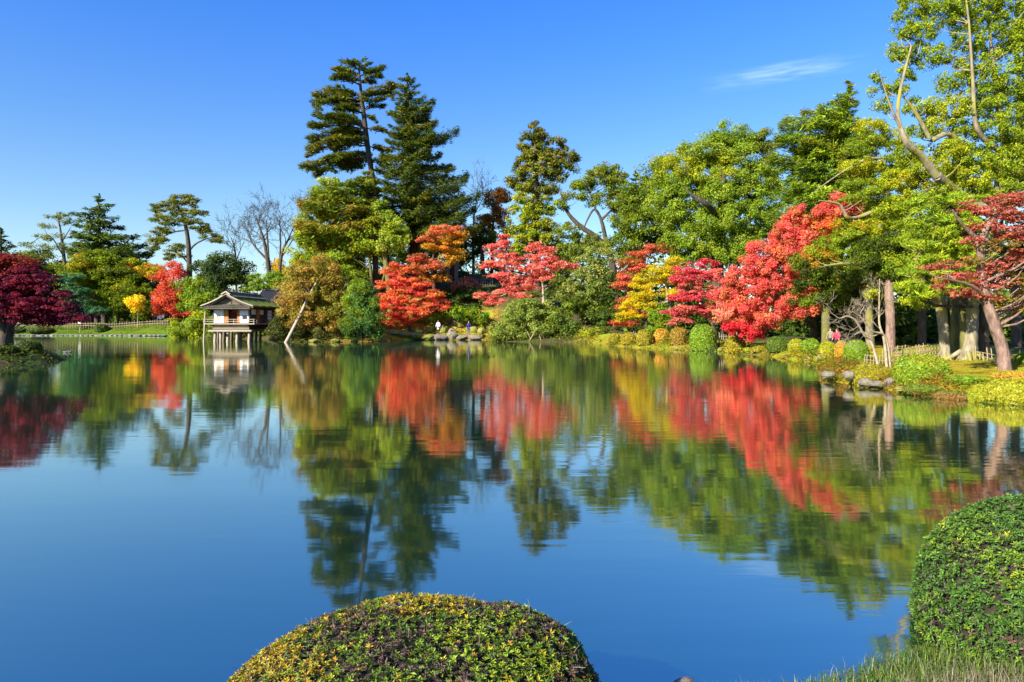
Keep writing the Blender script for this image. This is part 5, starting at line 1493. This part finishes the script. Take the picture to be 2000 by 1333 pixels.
dome('clipped_shrub', 'dark mossy shrub on the islet below the purple maple trunk', -30, 30, 676, 36.2, [G_DEEP, G_DARK, GE[1], GE[2]], group=None, leaf=4.4)

# ------------------------------------------------------------------ rocks
k = 0
for x, y, rx, ry, Y, mt, lab in (
        (1617, 734, 14, 8, 24.9, 'stone_grey', 'pale rounded boulder at the tip of the right shore cape'),
        (1658, 734, 13, 9, 23.6, 'stone_grey', 'grey white boulder left of the low golden mound'),
        (1690, 748, 13, 8, 22.6, 'stone_grey', 'small brown grey boulder below the low golden mound'),
        (1714, 750, 15, 7, 22.3, 'stone_grey', 'wide grey boulder between mound and largest clipped dome'),
        (1737, 747, 10, 8, 22.2, 'stone_grey', 'small upright grey boulder beside the largest clipped dome'),
        (1760, 760, 12, 5, 20.9, 'stone_gold', 'low brown stone at the foot of the largest clipped dome'),
        (1605, 700, 12, 8, 35.8, 'stone_gold', 'golden stone at the water below the clipped blocks'),
        (1585, 703, 12, 6, 37.6, 'stone_gold', 'flat golden shore stone under the green clipped block'),
        (1545, 698, 14, 5, 40.6, 'stone_gold', 'flat pale shore stone under the yellow green block'),
        (1515, 694, 12, 5, 43, 'stone_gold', 'small golden shore stone beneath the dark green dome'),
        (1330, 678, 16, 4, 53.6, 'stone_gold', 'low golden shore stone left of the bright green ball'),
        (1285, 677, 14, 4, 55.6, 'stone_gold', 'low golden shore stone below the orange olive dome'),
        (1405, 684, 12, 4, 50.2, 'stone_gold', 'low tan shore stone right of the bright green ball')):
    boulder('boulder', lab, x, y, rx, ry, Y, mt, group='stones along the right shore')
for x, y, rx, ry, Y, mt, lab in (
        (790, 655, 16, 7, 81.0, 'stone', 'mossy flat boulder at the left end of the visitors ledge'),
        (812, 657, 16, 7, 80.9, 'stone', 'pale flat ledge boulder left of the white coated visitor'),
        (838, 659, 15, 6, 80.7, 'stone_gold', 'golden mossy boulder at the water below the white coat'),
        (860, 660, 16, 6, 80.7, 'stone_grey', 'grey ledge boulder under the white coated visitor'),
        (882, 656, 10, 8, 80.6, 'stone_grey', 'upright dark grey boulder between the two visitors'),
        (903, 660, 13, 5, 80.7, 'stone_grey', 'flat grey boulder under the navy jacketed visitor'),
        (928, 660, 14, 5, 80.7, 'stone_grey', 'long grey boulder at the right end of the visitors ledge'),
        (772, 652, 14, 8, 80.8, 'stone', 'dark mossy boulder under the scarlet maple'),
        (815, 646, 12, 6, 83.5, 'stone_gold', 'golden boulder behind the ledge left of the white coat'),
        (838, 643, 9, 8, 83.6, 'stone_gold', 'upright yellow mossy boulder beside the white coat'),
        (868, 645, 9, 9, 83.5, 'stone_gold', 'upright golden boulder right of the white coat'),
        (885, 648, 9, 6, 83.2, 'stone_grey', 'small grey boulder behind the upright dark boulder'),
        (895, 634, 18, 10, 85.0, 'stone', 'large green mossy boulder above the two visitors'),
        (888, 621, 12, 6, 87, 'stone_gold', 'pale golden rock crest under the bright green bush'),
        (926, 646, 9, 8, 83.5, 'stone_gold', 'tall golden rock right of the navy jacket'),
        (940, 650, 10, 8, 83.2, 'stone_gold', 'brown golden rock at the right end of the rock group'),
        (845, 626, 16, 8, 86, 'stone_gold', 'broad golden rock slab on the slope above the white coat'),
        (820, 628, 14, 7, 86, 'stone_gold', 'golden rock slab half hidden by the scarlet maple'),
        (955, 640, 8, 8, 84, 'stone', 'grey green rock left of the round waterside shrub')):
    boulder('boulder', lab, x, y, rx, ry, Y, mt, group='rocks below the hill')
boulder('boulder', 'dark rounded rock in the water at the bottom of the near bank', 1335, 1336, 20, 12, 3.95, 'stone_grey')
for i, x in enumerate(np.arange(8, 330, 9.5)):
    Y = 104.3 if x < 205 else 104.3 - (x - 205) * .030
    boulder('edging_stone', 'pale flat kerb stone in the row edging the far left bank', x, 655.2 + (.3 if i % 2 else 0), 4.8, 1.5, Y, 'edging', group='edging stones of the far left bank', ryd=.4, flat=True)
for x in (612, 655, 690, 748):
    Y = np.interp(x, [560, 660, 740], [71.6, 71.6, 75.4])
    boulder('boulder', 'dark mossy bank stone in the shade under the overhanging shrubs', x, 666, 9, 4, Y, 'stone', group='shaded bank stones under the overhanging shrubs')

# ------------------------------------------------------------------ fences


def fpts(rows):
    return [(XofP(x, Y), Y) for x, Y in rows]


fence('bamboo_fence', 'low pale bamboo fence on the far left bank', fpts([(22, 108), (110, 107.6), (200, 107.4), (330, 106.4)]), .95, .42, .05, group='low bamboo fences')
fence('bamboo_fence', 'low pale bamboo fence behind the largest clipped dome', fpts([(1688, 29.0), (1740, 27.6), (1790, 27.4), (1838, 27.8)]), .50, .17, .018, group='low bamboo fences', tall=.35)
fence('bamboo_fence', 'second bamboo fence row set back behind the bare shrub', fpts([(1742, 31.5), (1790, 31.6), (1832, 31.8)]), .55, .16, .018, group='low bamboo fences', tall=.3)
fence('bamboo_fence', 'low bamboo fence running right from the twin mossy trunks', fpts([(1906, 26.6), (1945, 25.4), (2000, 24.0), (2060, 23)]), .42, .24, .02, group='low bamboo fences', tall=.3)
fence('bamboo_fence', 'pale picket fence on the hill beside the grey hut', fpts([(862, 96), (905, 95.6), (962, 95.2)]), 1.15, .33, .05, mat='bamboo_grey', group='low bamboo fences', tall=.3)
fence('bamboo_fence', 'low dim fence halfway up the shaded slope', fpts([(898, 91), (925, 90.6), (952, 90.4)]), .5, .33, .04, mat='bamboo_grey', group='low bamboo fences')
fence('bamboo_fence', 'low fence under the pale rhododendron tree', fpts([(1132, 79), (1165, 78.6), (1182, 78.2)]), .9, .3, .035, mat='bamboo_grey', group='low bamboo fences')
fence('bamboo_fence', 'dim fence in the shade behind the far clipped domes', fpts([(1225, 65), (1262, 62.8), (1300, 61)]), .8, .3, .03, mat='bamboo_grey', group='low bamboo fences')
fence('bamboo_fence', 'short bamboo fence behind the golden olive dome', fpts([(1405, 52.4), (1432, 51), (1470, 50)]), .8, .26, .026, group='low bamboo fences')

# ------------------------------------------------------------------ props, poles, sign, ducks


def props():
    mb = MB()
    a, b = P(553, 671, 71), P(604, 577, 72.4)
    a[2] = -.6
    p = smooth_path([a, (a + b) / 2 + [.05, 0, 0], b], 8)
    mb.tube(p, np.linspace(.20, .13, 8), 9, wob=.08)
    e = empty('leaning_prop', (a[0], a[1], 0), 'long pale log leaning from the water to prop the golden brown tree', 'pole')
    mb.build('log', M['wood_pale'], e)
    mb = MB()
    mb.tube(smooth_path([b, P(610, 566, 72.5), P(622, 545, 72.8)], 6), np.linspace(.12, .07, 6), 7, wob=.1)
    mb.build('branch_end', M['wood_pale'], e)
    mb = MB()
    mb.tube(smooth_path([b + [.05, 0, .02], P(597, 568, 72.3), P(589, 557, 72.3)], 5), np.linspace(.10, .05, 5), 7)
    mb.tube(smooth_path([b + [0, 0, .01], P(603, 566, 72.3), P(599, 558, 72.3)], 5), np.linspace(.07, .04, 5), 7)
    mb.build('fork', M['bark'], e)
    mb = MB()
    a, b = P(397.5, 668, 72.2), P(401, 609, 72.6)
    a[2] = -.6
    c = [a[0], a[1], 0]
    mb.tube([a, (a + b) / 2, b], [.10, .085, .07], 8)
    o = mb.build('mooring_pole', M['wood_pale'], None, c)
    tag(o, 'thin pale pole standing upright in the water left of the teahouse', 'pole')
    for lab, pts in (('left leg crossing of the diamond shaped bamboo props under the round shrub', [[(1029, 669), (1046, 646)], [(1042, 670), (1030, 648)], [(1029, 669), (1036, 676)]]),
                     ('right slanting pair of bamboo props under the round shrub', [[(1060, 669), (1051, 647)], [(1066, 668), (1060, 650)]])):
        w = [[P(*q, 73.1 + .15 * i) for q in s] for i, s in enumerate(pts)]
        e = empty('shrub_prop', (w[0][0][0], w[0][0][1], 0), lab, 'prop', 'bamboo props under the round shrub')
        for s in w[:2]:
            s[0][2] = -.4
            mb = MB()
            mb.tube([s[0], (s[0] + s[1]) / 2, s[1]], .055, 7)
            mb.build('bamboo_pole', M['bamboo'], e)


props()


def sign():
    Y = 106.0
    x = XofP(156, Y)
    zg = hz(x, Y)
    e = empty('notice_board', (x, Y, zg), 'small white notice board on a post by the far bank fence', 'sign')
    mb = MB()
    mb.tube([(x, Y, zg - .1), (x, Y, zg + .9)], .05, 7)
    mb.build('post', M['wood_pale'], e)
    mb = MB()
    zt = P(0, 626, Y)[2]
    mb.box((x - .22, Y - .09, zt - .5), (x + .22, Y - .055, zt))
    mb.build('board', M['plaster'], e)


sign()


def duck(x, y, lab, rz):
    Y = CH * F / (y - HY)
    X = XofP(x, Y)
    e = empty('duck', (X, Y, 0), lab, 'duck', 'ducks on the pond')
    e.rotation_euler.z = rz
    mb = MB()
    c = np.array([X, Y, 0])
    mb.tube(c + .6 * np.array([(-.30, 0, .16), (-.22, 0, .12), (-.08, 0, .07), (.08, 0, .07), (.18, 0, .09), (.22, 0, .16), (.23, 0, .25), (.26, 0, .30), (.31, 0, .30)]), .6 * np.array([.015, .07, .13, .13, .09, .055, .045, .058, .02]), 10, ell=(1, .9))
    mb.build('body', M['feather'], e)
    mb = MB()
    mb.tube(c + .6 * np.array([(.31, 0, .295), (.35, 0, .285), (.38, 0, .283)]), [.017, .016, .008], 6, ell=(1, .5))
    mb.build('beak', M['beak'], e)


duck(128, 689.5, 'small grey duck swimming on the pond, the one further left', .1)
duck(135, 688.8, 'small grey duck swimming just right of its companion', .2)

# ------------------------------------------------------------------ people


def person(lab, X, Y, zg, H=1.66, face=0.0, top='cloth_white', bottom='cloth_dark', coat=.52, group=None, arm=0.15, hair='hair'):
    """standing figure; the body is one skinned surface. coat: hem height as a share of stature"""
    e = empty('person', (X, Y, zg), lab, 'person', group)
    e.rotation_euler.z = face
    o = np.array([X, Y, zg])
    s = H / 1.7

    def sk(name, verts, edges, mat, sub=1):
        me = bpy.data.meshes.new(name)
        me.from_pydata([tuple(np.array(v[:3]) * s) for v in verts], edges, [])
        ob = bpy.data.objects.new(name, me)
        COL.objects.link(ob)
        m1 = ob.modifiers.new('s', 'SKIN')
        m1.use_smooth_shade = True
        m2 = ob.modifiers.new('u', 'SUBSURF')
        m2.levels = m2.render_levels = sub
        for i, v in enumerate(verts):
            sv = me.skin_vertices[0].data[i]
            sv.radius = (v[3] * s, (v[4] if len(v) > 4 else v[3]) * s)
            sv.use_root = (i == 0)
        dg = bpy.context.evaluated_depsgraph_get()
        dg.update()
        m = bpy.data.meshes.new_from_object(ob.evaluated_get(dg))
        bpy.data.objects.remove(ob)
        m.name = name
        m.materials.clear()
        m.materials.append(M[mat])
        b = bpy.data.objects.new(name, m)
        COL.objects.link(b)
        b.parent = e
        return b
    v = [(0, 0, .92, .13, .10), (0, 0, 1.1, .12, .09), (0, 0, 1.32, .15, .10), (0, .0, 1.44, .06), (0, .01, 1.52, .05), (0, .015, 1.58, .085, .095), (0, .01, 1.66, .075, .085),
         (.16, 0, 1.38, .055), (.23, .01 + arm * .1, 1.14, .042), (.24, arm, .92, .032), (.245, arm + .04, .84, .028),
         (-.16, 0, 1.38, .055), (-.23, .01 + arm * .1, 1.14, .042), (-.24, arm, .92, .032), (-.245, arm + .04, .84, .028),
         (.09, 0, .84, .085), (.10, .01, .48, .058), (.10, -.01, .10, .04), (.11, .14, .035, .035),
         (-.09, 0, .84, .085), (-.10, .01, .48, .058), (-.10, -.01, .10, .04), (-.11, .14, .035, .035)]
    ed = [(0, 1), (1, 2), (2, 3), (3, 4), (4, 5), (5, 6), (2, 7), (7, 8), (8, 9), (9, 10), (2, 11), (11, 12), (12, 13), (13, 14), (0, 15), (15, 16), (16, 17), (17, 18), (0, 19), (19, 20), (20, 21), (21, 22)]
    sk('body', v, ed, 'skin')
    # trousers
    t = [(0, 0, .94, .145, .115), (.09, 0, .86, .10), (.10, .01, .48, .075), (.10, -.01, .09, .062), (-.09, 0, .86, .10), (-.10, .01, .48, .075), (-.10, -.01, .09, .062)]
    sk('trousers', t, [(0, 1), (1, 2), (2, 3), (0, 4), (4, 5), (5, 6)], bottom)
    hem = coat * 1.7
    c = [(0, 0, 1.20, .165, .125), (0, 0, 1.36, .165, .12), (0, 0, 1.45, .075, .075), (0, 0, .98, .165, .13), (0, 0, hem, .20, .16),
         (.175, 0, 1.39, .07), (.235, .01 + arm * .1, 1.14, .06), (.245, arm, .93, .05), (-.175, 0, 1.39, .07), (-.235, .01 + arm * .1, 1.14, .06), (-.245, arm, .93, .05)]
    sk('jacket', c, [(0, 1), (1, 2), (0, 3), (3, 4), (1, 5), (5, 6), (6, 7), (1, 8), (8, 9), (9, 10)], top)
    # hair cap
    mb = MB()
    mb.tube(o + s * np.array([(0, -.03, 1.52), (0, -.035, 1.58), (0, -.02, 1.65), (0, -.005, 1.72), (0, 0, 1.755)]), np.array([.07, .105, .11, .08, .01]) * s, 10)
    mb.build('hair', M[hair], e)
    for q in (-1, 1):
        mb = MB()
        mb.tube(o + s * np.array([(q * .105, -.05, .045), (q * .105, .02, .05), (q * .11, .11, .04), (q * .115, .19, .03)]), np.array([.045, .052, .045, .025]) * s, 8, ell=(1, .8))
        mb.build('shoe', M['cloth_dark'], e)
    return e


def at(x, Y):
    return XofP(x, Y), Y


VG = 'visitors on the far left bank'
for x, Y, H, top, bot, coat, lab, fc in (
        (302, 107.6, 1.66, 'cloth_navy', 'cloth_dark', .5, 'person in dark blue top, leftmost of the visitors by the far bank fence', 3.0),
        (312, 107.8, 1.72, 'cloth_white', 'cloth_dark', .48, 'person in white top, middle of the visitors by the far bank fence', 3.3),
        (318.5, 108.1, 1.74, 'cloth_white', 'cloth_jean', .48, 'person in white top and blue trousers, rightmost of the far bank visitors', 2.8)):
    X_, Y_ = at(x, Y)
    person(lab, X_, Y_, hz(X_, Y_), H, fc, top, bot, coat, VG)
zl = P(0, 653.2, 81.4)[2]
person('person in a long white coat standing on the waterside ledge', XofP(856, 81.4), 81.4, zl, 1.66, 2.9, 'cloth_white', 'cloth_dark', .30, 'visitors on the rock ledge')
zl2 = P(0, 655.6, 81.2)[2]
person('person in navy jacket and jeans standing on the waterside ledge', XofP(915.5, 81.2), 81.2, zl2, 1.74, 3.2, 'cloth_navy', 'cloth_jean', .5, 'visitors on the rock ledge')
for x, Y, zo, top, lab in ((1634.5, 39.5, 652.5, 'cloth_red', 'person in a crimson jacket half hidden behind the clipped blocks'), (1622, 40.0, 652.5, 'cloth_tan', 'person in beige beside the crimson jacket, mostly hidden')):
    X_, Y_ = at(x, Y)
    zt = P(0, zo, Y)[2]
    person(lab, X_, Y_, hz(X_, Y_), max(1.3, min(1.75, zt - hz(X_, Y_))), 2.2, top, 'cloth_dark', .5, 'visitors behind the right shore shrubs')

# ledge under the visitors
mb = MB()
led = [(XofP(x, Y), Y, 0) for x, Y in ((785, 80.9), (830, 80.75), (880, 80.75), (942, 80.7), (948, 82.6), (900, 82.8), (840, 82.9), (786, 82.6))]
mb.prism([(p[0], p[1], -.5) for p in led], (0, 0, zl + .5 - .03))
o = mb.build('rock_ledge', M['stone'])
tag(o, kind='structure')

# ------------------------------------------------------------------ near bank: two clipped azaleas and grass


def sprig_mesh(seed, pal, L0, nl=8, twig=False):
    r = np.random.default_rng(seed)
    mb = MB()
    n = nl
    az = np.arange(n) * 2.4 + r.random(n) * .6
    el = np.linspace(.25, 1.25, n) + r.normal(size=n) * .12
    D = np.stack([np.cos(az) * np.cos(el), np.sin(az) * np.cos(el), np.sin(el)], -1)
    L = L0 * np.linspace(1.05, .6, n) * r.uniform(.8, 1.15, n)
    C = D * L[:, None] * .5
    Nn = np.stack([-np.cos(az) * np.sin(el), -np.sin(az) * np.sin(el), np.cos(el)], -1) + .15 * r.normal(size=(n, 3))
    c0 = np.array(pal)[r.integers(0, len(pal))]
    c = c0 * r.uniform(.75, 1.25, (n, 1)) * (1 + .08 * r.normal(size=(n, 3)))
    # two-piece leaves with a bend at the middle
    Sd = nrm(np.cross(Nn, D))
    Nn = nrm(Nn)
    w = L * .36
    tip = C + D * (L * .5)[:, None] - Nn * (L * .10)[:, None]
    a, b = C - D * (L * .5)[:, None], C + D * (L * .08)[:, None]
    V = np.stack([a, b + Sd * (w * .5)[:, None] + Nn * (w * .12)[:, None], tip, b - Sd * (w * .5)[:, None] + Nn * (w * .12)[:, None]], 1).reshape(-1, 3)
    mb.add(V, np.arange(4 * n).reshape(-1, 4), np.clip(c, .003, .8))
    if twig:
        mb.tube([(0, 0, -L0 * 1.6), (0, 0, 0)], L0 * .05, 4, (.10, .065, .04), caps=False)
    return mb


def azalea(lab, cx, cy, zb, rx, ry, H, zones, L0, n, seed, bare, skew=0.0, rnd=.62, gain=1.0):
    """big clipped azalea; zones(p, r) gives a palette index per sprig"""
    r = np.random.default_rng(seed)
    e = empty('clipped_azalea', (cx, cy, zb), lab, 'shrub')
    ph = r.random(4) * 6

    def surf(az, t, s=1.0):
        w = np.cos(t * math.pi / 2) ** rnd
        h = np.sin(t * math.pi / 2) ** .95
        low = 1 - .14 * np.clip(.3 - t, 0, 1)
        k = s * (1 + np.minimum(1, w * 1.3) * ((.012 * np.sin(3 * az + ph[0]) + .012 * np.sin(5 * az + 5 * t + ph[1])) + .008 * np.sin(11 * az + ph[2] + 9 * t)))
        return np.stack([cx + skew * h + rx * w * low * k * np.cos(az), cy + ry * w * low * k * np.sin(az), zb + H * h * k], -1)
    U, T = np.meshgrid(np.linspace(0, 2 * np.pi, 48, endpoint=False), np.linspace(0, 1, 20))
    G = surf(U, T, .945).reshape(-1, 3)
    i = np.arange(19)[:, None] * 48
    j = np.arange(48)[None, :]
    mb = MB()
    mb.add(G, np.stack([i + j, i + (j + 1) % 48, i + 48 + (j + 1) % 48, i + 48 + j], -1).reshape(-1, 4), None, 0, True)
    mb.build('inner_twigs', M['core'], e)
    # candidate places, evenly by area
    az = r.random(n * 3) * 2 * np.pi
    t = r.random(n * 3)
    w = np.cos(t * math.pi / 2) ** .62 + .10
    keep = r.random(n * 3) < w / w.max()
    az, t = az[keep][:n], t[keep][:n]
    Pn = surf(az, t, 1.0)
    ee = 1e-3
    Nn = nrm(np.cross(surf(az + ee, t) - Pn, surf(az, np.clip(t + ee, 0, .9995)) - Pn + 1e-9))
    Nn[np.isnan(Nn).any(1)] = (0, 0, 1)
    back = (np.sum(Nn * nrm(np.array([0, 0, CH]) - Pn), 1) < -.1) & (r.random(len(Pn)) < .6)      # the far side is seen less: fewer sprigs there
    Pn, Nn = Pn[~back], Nn[~back]
    Pn -= Nn * (np.abs(r.normal(size=len(Pn))) * L0 * .9)[:, None]
    Z = nrm(Nn + np.array([0, 0, .35]) + .38 * r.normal(size=Nn.shape))
    zi = zones(Pn, r)
    var = [[sprig_mesh(seed * 100 + z * 10 + q, zn, L0) for q in range(6)] for z, zn in enumerate(ZP)]
    vd = [[(np.concatenate(m.v), m) for m in row] for row in var]
    cam_ = np.array([0, 0, CH])
    front = np.sum(Nn * nrm(cam_ - Pn), 1)
    prx = (Pn[:, 0] / Pn[:, 1] * F + 1000)
    pry = (HY - (Pn[:, 2] - CH) / Pn[:, 1] * F)
    inv = (front > .1) & (prx > 0) & (prx < 2000) & (pry < 1333)
    d = np.linalg.norm(Pn - cam_, axis=1) + np.where(inv, 0, 100) + r.random(len(Pn)) * .9
    single = np.zeros(len(Pn), bool)
    single[np.argsort(d)[:290]] = True
    fol = MB()
    X = nrm(np.cross(Z, r.normal(size=Z.shape)))
    Yv = np.cross(Z, X)
    sc = r.uniform(.7, 1.3, len(Pn))
    qi = r.integers(0, 6, len(Pn))
    meshes = {}
    from mathutils import Matrix
    for zz in range(len(ZP)):
        for q in range(6):
            sel = np.where((zi == zz) & (qi == q) & ~single)[0]
            m = var[zz][q]
            V0 = np.concatenate(m.v)
            if len(sel):
                R = np.stack([X[sel], Yv[sel], Z[sel]], 1) * sc[sel][:, None, None]      # rows: axes
                V = np.einsum('vk,nkj->nvj', V0, R) + Pn[sel][:, None, :]
                nv = len(V0)
                for f, c in zip(m.f, m.c):
                    ff = (f[None] + (np.arange(len(sel)) * nv)[:, None, None]).reshape(-1, f.shape[1])
                    cc = gain * np.tile(c[:, :3], (len(sel), 1)) * np.repeat(r.uniform(.8, 1.2, (len(sel), 1)), len(f), 0)
                    base = fol.n
                    fol.add(np.zeros((0, 3)), ff, np.clip(cc, .002, .8))
                fol.v.append(V.reshape(-1, 3))
                fol.n += nv * len(sel)
            for c in m.c:
                c[:, :3] = np.clip(c[:, :3] * gain, .002, .8)
            meshes[zz, q] = m.mesh('leaf_sprig', M['gloss'])
    tag(fol.build('foliage', M['gloss'], e), kind='stuff')
    for i in np.where(single)[0]:
        o = bpy.data.objects.new('leaf_sprig', meshes[zi[i], qi[i]])
        COL.objects.link(o)
        o.parent = e
        Mx = Matrix([[*a] for a in np.stack([X[i], Yv[i], Z[i]], 1) * sc[i]])
        o.matrix_local = Matrix.Translation(Pn[i] - np.array([cx, cy, zb])) @ Mx.to_4x4()
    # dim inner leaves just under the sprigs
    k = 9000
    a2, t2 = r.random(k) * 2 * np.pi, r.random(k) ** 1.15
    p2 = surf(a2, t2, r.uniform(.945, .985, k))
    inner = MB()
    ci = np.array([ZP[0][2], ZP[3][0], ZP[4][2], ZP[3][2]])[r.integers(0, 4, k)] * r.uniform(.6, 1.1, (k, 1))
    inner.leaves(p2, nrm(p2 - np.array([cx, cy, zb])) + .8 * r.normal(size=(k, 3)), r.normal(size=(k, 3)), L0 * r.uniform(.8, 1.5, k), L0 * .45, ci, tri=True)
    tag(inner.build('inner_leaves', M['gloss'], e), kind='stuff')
    # dry bare twigs sticking through
    tw = MB()
    for p, nn in zip(*(lambda s: (Pn[s], Nn[s]))(r.choice(len(Pn), bare, replace=False))):
        dd = nrm(nn * .5 + r.normal(size=3) * .6)
        L = r.uniform(.02, .07)
        tw.tube([p - dd * .02, p + dd * L * .5 + r.normal(size=3) * .004, p + dd * L], [.0016, .0013, .0008], 4, (1, 1, 1), caps=False)
    tag(tw.build('dry_twigs', M['bamboo_grey'], e), kind='stuff')
    return e


ZP = [[(.075, .125, .010), (.11, .165, .012), (.05, .09, .010)],       # green
      [(.18, .22, .012), (.24, .23, .012), (.14, .19, .012)],           # yellow green
      [(.27, .21, .014), (.28, .16, .02), (.21, .21, .014)],            # golden orange
      [(.075, .045, .035), (.11, .06, .045), (.06, .045, .04)],         # reddish brown
      [(.035, .085, .012), (.05, .11, .014), (.03, .065, .010)]]       # deep green


def zone_low(p, r):
    x = p[:, 0]
    n = np.sin(x * 7 + p[:, 1] * 5) * .5 + np.sin(x * 15 - p[:, 1] * 11 + 1) * .3 + r.normal(size=len(p)) * .5
    z = np.where(n > .35, 1, 0)
    z = np.where(n < -.5, 3, z)
    z = np.where((x < -.75) & (n + (-.75 - x) * 1.1 > .35), 2, z)  # left rim: sunlit yellow put into the leaf colour
    z = np.where((p[:, 1] > 3.3) & (np.abs(x + .42) < .25) & (n > -.2), 2, z)
    z = np.where(r.random(len(p)) < .035, 2, z)
    return z


def zone_right(p, r):
    n = np.sin(p[:, 0] * 5 + p[:, 2] * 7) * .5 + r.normal(size=len(p)) * .5
    z = np.where(n > .25, 0, 4)
    z = np.where(n > 1.15, 1, z)
    z = np.where(r.random(len(p)) < .035, 3, z)
    return z


azalea('low wide clipped azalea with yellow and brown patches, left rim coloured as sunlit, at bottom centre', -.63, 3.15, .0, 1.02, .88, .80, zone_low, .024, 13500, 3, 420, .26, .62, 1.25)
azalea('tall dark green rounded azalea at the bottom right corner', 3.80, 4.62, .02, 1.0, .93, .955, zone_right, .030, 10500, 4, 260, 0.0, .74, 1.5)


def grass():
    r = np.random.default_rng(21)
    mb = MB()

    def blades(n, fx, col, L, w, lean):
        X, Y = fx(n)
        ok = sdist(POND, X, Y) > .0
        X, Y = X[ok], Y[ok]
        n = len(X)
        Z = height(X, Y)
        az = r.random(n) * 2 * np.pi
        ln = L * r.uniform(.5, 1.3, n)
        le = r.uniform(.1, 1.0, n) * lean
        dx, dy = np.cos(az), np.sin(az)
        p0 = np.stack([X, Y, Z - .01], -1)
        dirh = np.stack([dx, dy, np.zeros(n)], -1)
        sd = np.stack([-dy, dx, np.zeros(n)], -1) * (w * r.uniform(.6, 1.3, n))[:, None]
        p1 = p0 + dirh * (ln * le * .3)[:, None] + np.array([0, 0, 1]) * (ln * .55)[:, None]
        p2 = p0 + dirh * (ln * le)[:, None] + np.array([0, 0, 1]) * (ln * (1 - .45 * le))[:, None]
        V = np.stack([p0 - sd, p0 + sd, p1 + sd * .7, p1 - sd * .7, p2], 1).reshape(-1, 3)
        b = np.arange(n)[:, None] * 5
        c = np.array(col)[r.integers(0, len(col), n)] * r.uniform(.75, 1.25, (n, 1))
        base = mb.n
        mb.add(V, b + np.array([[0, 1, 2, 3]]), c)
        mb.n = base
        mb.add(np.zeros((0, 3)), b + np.array([[3, 2, 4]]), c)
        mb.n = base + len(V)
    G = [(.08, .16, .014), (.11, .19, .016), (.15, .20, .02), (.05, .12, .012)]
    DRY = [(.26, .22, .12), (.32, .28, .18), (.18, .15, .08)]
    blades(22000, lambda n: (r.uniform(1.0, 3.9, n), r.uniform(3.3, 5.7, n)), G, .085, .0030, 1.4)
    blades(1800, lambda n: (r.uniform(1.0, 3.6, n), r.uniform(3.6, 5.3, n)), DRY, .12, .0016, 1.0)
    blades(1500, lambda n: (r.normal(2.75, .30, n), r.normal(3.75, .15, n)), DRY, .15, .0020, 1.1)
    blades(500, lambda n: (r.normal(1.28, .10, n), r.normal(3.8, .06, n)), DRY, .16, .0014, .5)
    blades(90, lambda n: (r.normal(.52, .05, n), r.normal(3.2, .1, n)), DRY, .30, .0014, .5)
    blades(4000, lambda n: (r.uniform(-6, 9, n), r.uniform(-2, 3.4, n)), G, .10, .003, .9)
    tag(mb.build('grass', M['grass']), 'long green and straw coloured grass on the near bank', 'grass', kind='stuff')


grass()


def ground_cover():
    """low leafy growth, moss tufts and fallen leaves creeping over the banks"""
    r = np.random.default_rng(31)
    mb = MB()

    def scatter(n, x0, x1, y0, y1, s0, s1, L, pal, hmax, isle=False, thr=-.3):
        X, Y = r.uniform(x0, x1, n), r.uniform(y0, y1, n)
        sd = -sdist(ISLE, X, Y) if isle else sdist(POND, X, Y)
        clump = np.sin(X * 1.7 + 2 * np.sin(Y * 1.1)) + np.sin(Y * 2.3 + X * .6)
        ok = (sd > s0) & (sd < s1) & (clump + r.normal(size=n) * .7 > thr)
        X, Y, cl = X[ok], Y[ok], clump[ok]
        n = len(X)
        Z = height(X, Y) + r.random(n) ** 2 * hmax * (1 + .4 * cl) + .01
        w = np.clip(((cl + 2) / 4 * len(pal) + r.normal(size=n) * .6).astype(int), 0, len(pal) - 1)
        c = np.array(pal)[w] * r.uniform(.7, 1.3, (n, 1))
        l = L * r.uniform(.6, 1.4, n)
        mb.leaves(np.stack([X, Y, Z], -1), np.array([0, 0, 1.]) + .55 * r.normal(size=(n, 3)), r.normal(size=(n, 3)), l, l / 1.7, c)
    scatter(90000, 9, 20, 16.0, 34, -.12, 1.3, .085, [(.10, .16, .012), (.22, .22, .012), (.30, .20, .015), (.30, .10, .03), (.14, .19, .012)], .16, thr=-3)
    scatter(60000, 9, 24, 16.5, 34, 1.0, 7, .06, [(.26, .24, .012), (.36, .26, .012), (.30, .28, .012), (.18, .21, .012)], .03)
    scatter(50000, 8, 20, 34, 66, -.15, 3.0, .13, [(.24, .22, .012), (.14, .18, .012), (.36, .25, .012), (.10, .15, .012)], .22)
    scatter(50000, -26, 9, 66, 90, -.15, 6, .18, [(.10, .15, .012), (.26, .22, .014), (.16, .19, .012), (.05, .08, .01)], .35)
    scatter(60000, -80, -34, 84, 112, .0, 5, .17, [(.10, .16, .014), (.16, .22, .014), (.20, .22, .02)], .15)
    scatter(26000, -47, -24, 30, 46, -.1, 20, .14, [(.05, .08, .01), (.08, .12, .012), (.035, .06, .01), (.12, .12, .014)], .18, True)
    tag(mb.build('ground_cover', M['leaf']), 'low mossy growth and fallen leaves creeping over the banks', 'ground cover', kind='stuff')


ground_cover()
